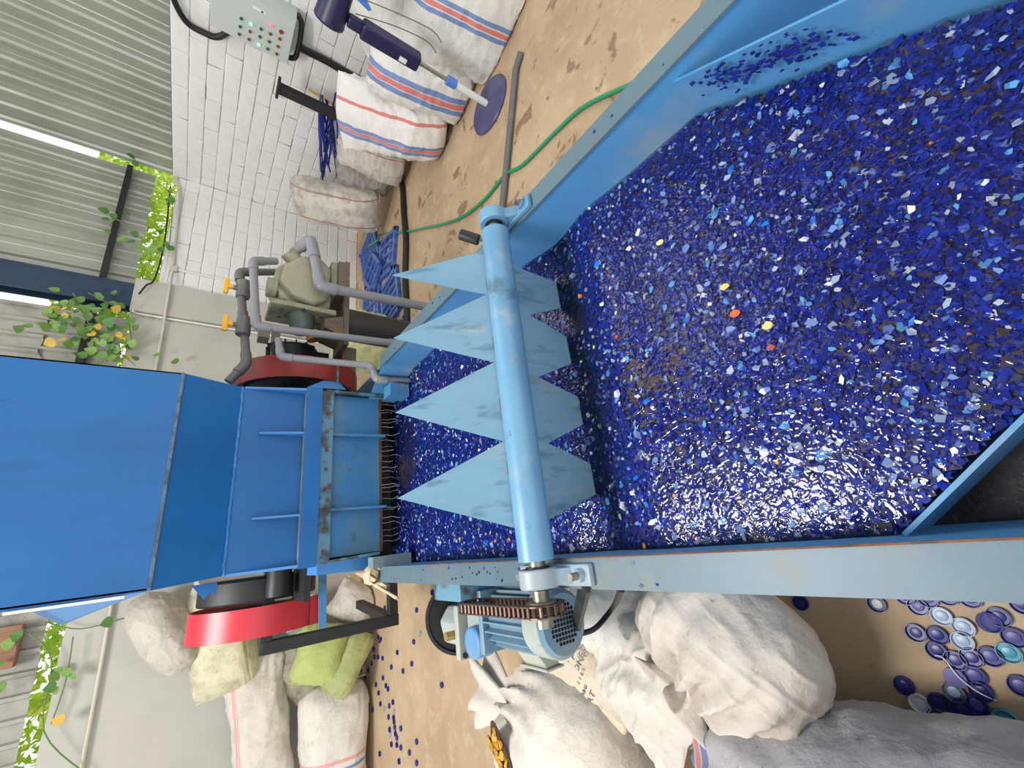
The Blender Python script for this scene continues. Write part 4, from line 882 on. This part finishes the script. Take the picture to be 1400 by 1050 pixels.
o = MB().tube(spline([PX(228, -30, 4.62), PX(240, 5, 4.65), PX(255, 30, 4.68), PX(275, 43, 4.69), PX(300, 50, 4.69), (4.69, 3.12, 1.75)], 6), .026, 8).build('supply_cable', M['rubber'], None, 60)
tag(o, 'thick black supply cable curving down the wall into the control box', 'cable')
# black post with plate, yellow stick, blue straps
bp = thing('steel_post', (4.35, 3.37, 0), 'black square steel post with a cap plate standing among the sacks', 'post')
MB().box(4.32, 4.40, 3.33, 3.41, 0, 1.40).build('shaft', M['black_steel'], bp, bevel=.004)
MB().box(4.30, 4.42, 3.29, 3.45, 1.395, 1.42).build('cap_plate', M['black_steel'], bp, bevel=.003)
o = MB().bar(PX(422, 122, 4.62), PX(470, 150, 4.55), .04, .012).build('yellow_stick', mat('stick_yellow', (214, 190, 92), .6), None)
tag(o, 'flat yellow stick leaning on the wall beside the black post', 'stick')
STP = mat('strap_blue', (30, 40, 140), .4, 0, layers=[((20, 26, 90), 8, .45, .65, .8)])
sb = thing('strap_bundle', (4.5, 3.9, .6), 'bundle of shiny dark blue plastic straps hanging against the wall', 'straps')
for k in range(26):
    q = random.Random(k); a_ = PX(436 + q.uniform(-4, 24), 138 + q.uniform(-12, 14), 4.50 + q.uniform(-.06, .1)); b_ = PX(446 + q.uniform(-10, 16), 236 + q.uniform(-28, 16), 4.45 + q.uniform(-.06, .1))
    mid = a_.lerp(b_, .5) + Vector((q.uniform(-.04, .04), 0, q.uniform(-.03, .04))); pts = spline([a_, mid, b_], 6)
    mb = MB()
    for i in range(len(pts) - 1): mb.bar(pts[i], pts[i + 1], .004, .018, up=(math.sin(k), .1, math.cos(k)))
    mb.build('strap', STP, sb)
# ============================================================ bottle caps
def cap_mesh(mt_, inner=None):
    mb = MB(); r = .0225
    mb.lathe([(r * .55, .003), (r * .85, .003), (r * .88, .009), (r * .93, .0125), (r, .0125), (r, .0), (r * .98, .0)], (0, 0, 0), n=28)
    mb.v = mb.v; o_ = mb.build('bottle_cap', mt_, None, 40); me_ = o_.data; bpy.data.objects.remove(o_); return me_
def disc_mesh(mt_):
    o_ = MB().lathe([(.0125, .0), (.0125, .003), (.011, .0035)], (0, 0, 0), n=24).build('liner', mt_, None, 20); me_ = o_.data; bpy.data.objects.remove(o_); return me_
CBm = {'blue': mat('cap_blue', (34, 36, 112), .35), 'pale': mat('cap_pale', (150, 166, 190), .35), 'teal': mat('cap_teal', (62, 140, 160), .35), 'white': mat('cap_white', (222, 222, 220), .4), 'grey': mat('cap_grey', (96, 104, 124), .4), 'violet': mat('cap_violet', (72, 72, 138), .4), 'yellow': mat('cap_yellow', (206, 160, 62), .4), 'far': mat('cap_far', (30, 34, 120), .4)}
CM = {k: cap_mesh(v) for k, v in CBm.items()}; LM = {k: disc_mesh(CBm[k]) for k in ('blue', 'pale', 'teal', 'white', 'grey', 'violet')}
def cap(px, py, col, liner, label, group=None, tilt=(0, 0), z=0, s=1.0, flip=False):
    p = PZ(px, py, z + .006); o_ = bpy.data.objects.new('bottle_cap', CM[col]); COL.objects.link(o_)
    o_.location = (p.x, p.y, z + (.0135 * s if flip else .0005)); o_.rotation_euler = (tilt[0] + (PI if flip else 0), tilt[1], 0); o_.scale = (s, s, s)
    tag(o_, label, 'bottle cap', group)
    if liner: inst(LM[liner], 'liner', o_, (0, 0, .003))
    return o_
ORD = ['nearest', 'second nearest', 'third nearest', 'fourth nearest', 'fifth nearest', 'sixth nearest', 'seventh nearest', 'eighth nearest', 'ninth nearest', 'tenth nearest'] + ['eleventh', 'twelfth', 'thirteenth', 'fourteenth', 'fifteenth', 'sixteenth', 'seventeenth', 'eighteenth', 'nineteenth']
GN = 'blue caps scattered on the near floor'; LN = 'dark blue round bottle cap lying on the near floor beside the huge sack'
BC = [(1255, 829), (1252, 865), (1281, 868), (1280.5, 889), (1306, 902.5), (1328, 899), (1354, 897), (1386, 871), (1332, 923), (1236, 937), (1395, 937), (1284, 961), (1316, 970), (1335, 963), (1313, 987), (1343, 994), (1377, 1011), (1341, 945), (1398, 826)]
for i, (a_, b_) in enumerate(sorted(BC, key=lambda p: -PZ(p[0], p[1], 0).x)):
    cap(a_, b_, 'blue', rnd.choice(['blue', 'blue', 'violet']), 'dark blue cap on the near floor, %s from the trough rim' % ORD[i], GN, (rnd.uniform(-.04, .04), rnd.uniform(-.04, .04)))
for i, (a_, b_) in enumerate(((1237, 815), (1268, 818), (1295, 815), (1326, 818))):
    cap(a_, b_, 'violet', 'violet', 'violet cap peeking out from under the trough rim, %s to the big tied sack' % ORD[i], 'caps half under the rim')
cap(1306, 926, 'violet', None, 'violet blue cap lying face down in the middle of the near caps', flip=True)
cap(1199, 825.5, 'blue', 'white', 'lone blue cap with a white inner ring near the trough rim')
cap(1095, 824, 'blue', 'blue', 'single blue cap touching the big tied sack')
cap(1287, 842, 'pale', 'pale', 'pale blue cap nearest the trough rim')
cap(1317, 857, 'pale', 'pale', 'pale blue cap in the middle of three pale caps', None)
cap(1316, 876, 'pale', 'pale', 'pale blue cap furthest from the rim of three pale caps')
cap(1304, 946, 'grey', 'pale', 'pale grey cap among dark caps near the huge sack')
cap(1257.5, 961.5, 'white', 'white', 'white cap at the edge of the huge sack shadow')
cap(1283, 982, 'grey', 'grey', 'dull grey cap touching the huge sack')
cap(1379, 892, 'teal', 'teal', 'teal cap touching the row of dark blue caps')
cap(1374.5, 984, 'teal', 'teal', 'bright teal cap nearest the frame corner')
cap(1365, 843, 'blue', 'blue', 'dark cap leaning under a tilted cap')
cap(1350, 852, 'violet', None, 'violet cap tilted up against another cap', None, (.55, .2), .012)
o = MB().tube(spline([PZ(1278, 896, .016), PZ(1290, 900, .018), PZ(1310, 925, .02), PZ(1335, 945, .02), PZ(1362, 958, .004)], 5), .0015, 6).build('string', M['pvc_white'], None, 60); tag(o, 'thin white string lying across the near caps', 'string')
FARC = [(1137, 250), (1065, 330), (1080, 440), (1052, 475), (977, 523), (1043, 575), (890, 452), (902, 462), (897, 470), (870, 510), (873, 545), (890, 545), (910, 550), (860, 573), (845, 605), (820, 575), (950, 590), (1003, 608), (912, 640), (880, 670), (925, 675), (935, 690), (892, 708), (957, 750), (940, 768), (900, 758), (918, 783), (963, 795), (937, 818), (960, 820), (962, 838), (993, 870), (942, 875), (965, 865), (945, 900), (968, 893), (975, 912), (950, 942), (975, 945), (993, 957), (1065, 930), (1032, 980), (985, 1020), (1065, 1027), (897, 985), (865, 785), (1180, 672), (830, 640), (812, 600), (845, 430), (825, 465), (1038, 190), (920, 320), (855, 300)]
for i, (a_, b_) in enumerate(FARC):
    cap(250 + a_ * .3, 735 + b_ * .3, 'far' if rnd.random() < .85 else 'pale', None, 'small blue cap scattered on the floor between the sack pile and the motor', 'caps scattered on the far floor', s=.9 if i else 1.0, flip=rnd.random() < .5)
# yellow caps in the torn hole of the plump sack
dep = bpy.context.evaluated_depsgraph_get(); dep.update()
def hit(px, py, tgt):
    r_ = ray(px, py).normalized(); mi = tgt.matrix_world.inverted(); ok, loc, nn, _ = tgt.ray_cast(mi @ Vector((0, 0, H)), (mi.to_3x3() @ r_).normalized())
    return (tgt.matrix_world @ loc, (tgt.matrix_world.to_3x3() @ nn).normalized()) if ok else None
hh = hit(685, 1025, n4)
if hh:
    loc, nn = hh; a_, b_ = frame_of(nn)
    pg = [loc + nn * .004 + (a_ * math.cos(t) * .075 * (1 + .18 * math.sin(3 * t)) + b_ * math.sin(t) * .10 * (1 + .12 * math.cos(4 * t))) for t in [2 * PI * i / 28 for i in range(28)]]
    hm = MB().prism(pg, nn * .003); mi = n4.matrix_world.inverted(); hm.v = [mi @ v for v in hm.v]
    me_ = bpy.data.meshes.new('hole_shade_patch'); me_.from_pydata(hm.v, [], hm.f); me_.materials.append(mat('hole_shade', (70, 48, 26), .9)); ho = bpy.data.objects.new('hole_shade_patch', me_); COL.objects.link(ho); ho.parent = n4  # dark disc laid on the cloth stands in for the shaded hole
    for i in range(15):
        q = random.Random(i + 50); t = 2 * PI * i / 15 * 2.4; rr_ = math.sqrt((i + .5) / 15)
        o_ = bpy.data.objects.new('bottle_cap', CM['yellow']); COL.objects.link(o_)
        o_.location = loc + nn * (.012 + .006 * q.random()) + a_ * math.cos(t) * rr_ * .058 + b_ * math.sin(t) * rr_ * .082
        o_.rotation_euler = (nn + Vector((q.uniform(-.5, .5), q.uniform(-.5, .5), q.uniform(-.4, .4)))).to_track_quat('Z', 'Y').to_euler()
        if i % 2: o_.rotation_euler.rotate_axis('X', PI)
        o_.scale = (.72, .72, .8); tag(o_, 'yellow cap showing through the torn hole of the plump sack', 'bottle cap', 'yellow caps in the torn sack')
# orange chips among the flakes
for k, (a_, b_, c_) in enumerate(((1005, 429, (236, 96, 48)), (991, 392, (232, 190, 110)), (1050, 445, (226, 196, 120)), (902, 332, (236, 206, 140)))):
    p = PZ(a_, b_, ZS + .008); q = random.Random(k)
    pg = [p + Vector((math.cos(t) * .009 * q.uniform(.7, 1.1), math.sin(t) * .012 * q.uniform(.7, 1.1), .002 * math.sin(t))) for t in [2 * PI * i / 7 for i in range(7)]]
    o = MB().prism(pg, (0, 0, .002)).build('plastic_chip', mat('chip_%d' % k, c_, .4)); tag(o, ['bright orange chip floating among the blue flakes', 'pale orange chip just above the orange chip', 'cream chip floating beside the orange chip', 'cream chip nearest the paddle wheel'][k], 'plastic chip')
# ============================================================ climbing vine and greenery beyond the wall
LF = [mat('leaf_a', (120, 158, 74), .5, layers=[((90, 132, 56), 6, .4, .7, .7)]), mat('leaf_b', (86, 126, 62), .5), mat('leaf_c', (206, 170, 70), .5)]
def leaf_mesh(mt_, seed):
    q = random.Random(seed); pts = [(0, 0), (.35, .10), (.55, .32), (.42, .62), (.0, 1.0), (-.42, .62), (-.55, .32), (-.35, .10)]
    vs = [(x * q.uniform(.9, 1.1), y, .10 * abs(x) - .12 * (y - .5) ** 2) for x, y in pts] + [(0, .5, -.03)]
    fs = [(i, (i + 1) % 8, 8) for i in range(8)]
    me_ = bpy.data.meshes.new('leaf'); me_.from_pydata(vs, [], fs); me_.materials.append(mt_); return me_
LMs = [leaf_mesh(LF[0], 1), leaf_mesh(LF[0], 2), leaf_mesh(LF[1], 3), leaf_mesh(LF[1], 4), leaf_mesh(LF[2], 5)]
def vine(label, stems, leaves, Y, size, seed):
    q = random.Random(seed); P0 = PY(*stems[0][0], Y); t_ = thing('climbing_vine', P0, label, 'vine')
    for st in stems:
        MB().tube(spline([PY(a_, b_, Y - q.uniform(0, .05)) for a_, b_ in st], 5), .005, 5).build('stem', LF[1], t_, 60)
    for (a_, b_) in leaves:
        k = 4 if q.random() < .04 else q.randrange(4); s_ = size * q.uniform(.7, 1.25)
        inst(LMs[k], 'leaf', t_, PY(a_, b_, Y - q.uniform(.0, .12)) - P0, (R(90) + q.uniform(-.6, .5), q.uniform(-.5, .5), q.uniform(-.6, .6)), (s_, s_, s_))
    return t_
def scatter(box_, n_, seed):
    q = random.Random(seed); return [(q.gauss((box_[0] + box_[2]) / 2, (box_[2] - box_[0]) / 4), q.gauss((box_[1] + box_[3]) / 2, (box_[3] - box_[1]) / 4)) for _ in range(n_)]
vine('leafy green vine climbing the old cladding between the column and the crusher hopper', [[(185, 500), (150, 470), (120, 440), (100, 400)], [(165, 480), (140, 495), (90, 500)], [(130, 450), (90, 432), (60, 430)], [(180, 470), (170, 430), (120, 400)]],
     scatter((60, 400, 190, 505), 60, 1) + scatter((60, 410, 120, 450), 16, 2) + scatter((130, 440, 185, 500), 26, 3) + [(178, 490), (190, 492), (218, 485), (245, 493), (185, 440), (160, 400), (165, 420)], 5.36, .078, 5)
vine('small vine sprig hanging over the girt in the cladding beside the corner gap', [[(200, 330), (185, 320), (160, 300), (150, 310)], [(215, 250), (235, 270), (232, 330)]],
     [(150, 300), (152, 318), (160, 298), (172, 325), (185, 330), (196, 338), (205, 345), (215, 340), (225, 342), (178, 292), (190, 322), (150, 290), (236, 262), (240, 275), (232, 335), (238, 342), (185, 216), (190, 224)], 5.40, .085, 6)
vine('sparse vine twigs creeping on the plaster wall left of the crusher', [[(30, 860), (70, 900), (60, 1000), (120, 1060)], [(100, 870), (90, 930), (70, 990)], [(60, 850), (110, 860), (170, 845)]],
     [(84, 920), (82, 922), (98, 918), (104, 922), (78, 935), (82, 942), (86, 982), (88, 985), (30, 870), (20, 880), (5, 905), (10, 935), (155, 848)], 5.42, .075, 7)
# foliage outside
GL = mat('sun_painted_leaf', (206, 226, 84), .45, layers=[((166, 204, 50), 3, .4, .6, .8), ((244, 246, 160), 5, .58, .7, .8)])  # pale yellow leaf colours carry the sunlight, there is no sun lamp
GL.node_tree.nodes['Principled BSDF'].inputs['Subsurface Weight'].default_value = 0
def foliage(label, x0, x1, z0, z1, y0, y1, n_, seed):
    q = np.random.default_rng(seed); K = 4
    c_ = np.stack([q.uniform(x0, x1, n_), q.uniform(y0, y1, n_), q.uniform(z0, z1, n_)], -1)
    t1 = q.normal(size=(n_, 3)); t1 /= np.linalg.norm(t1, axis=1, keepdims=True); t2 = np.cross(t1, q.normal(size=(n_, 3))); t2 /= np.linalg.norm(t2, axis=1, keepdims=True)
    s_ = q.uniform(.03, .065, n_)[:, None]
    v = np.stack([c_ - t1 * s_, c_ + t2 * s_ * .5, c_ + t1 * s_, c_ - t2 * s_ * .5], 1).reshape(-1, 3)
    me_ = bpy.data.meshes.new('foliage'); me_.from_pydata(v.tolist(), [], [tuple(range(i * 4, i * 4 + 4)) for i in range(n_)]); me_.materials.append(GL)
    o_ = bpy.data.objects.new('foliage', me_); COL.objects.link(o_); tag(o_, label, 'foliage', kind='stuff')
foliage('yellow green leaves coloured as sunlit beyond the gap beside the wall corner', 2.6, 5.6, 2.2, 3.1, 5.95, 6.5, 5000, 1)
foliage('green leaves coloured as sunlit beyond the gap above the left plaster wall', -2.8, 2.5, 2.2, 3.2, 5.95, 6.5, 7000, 2)
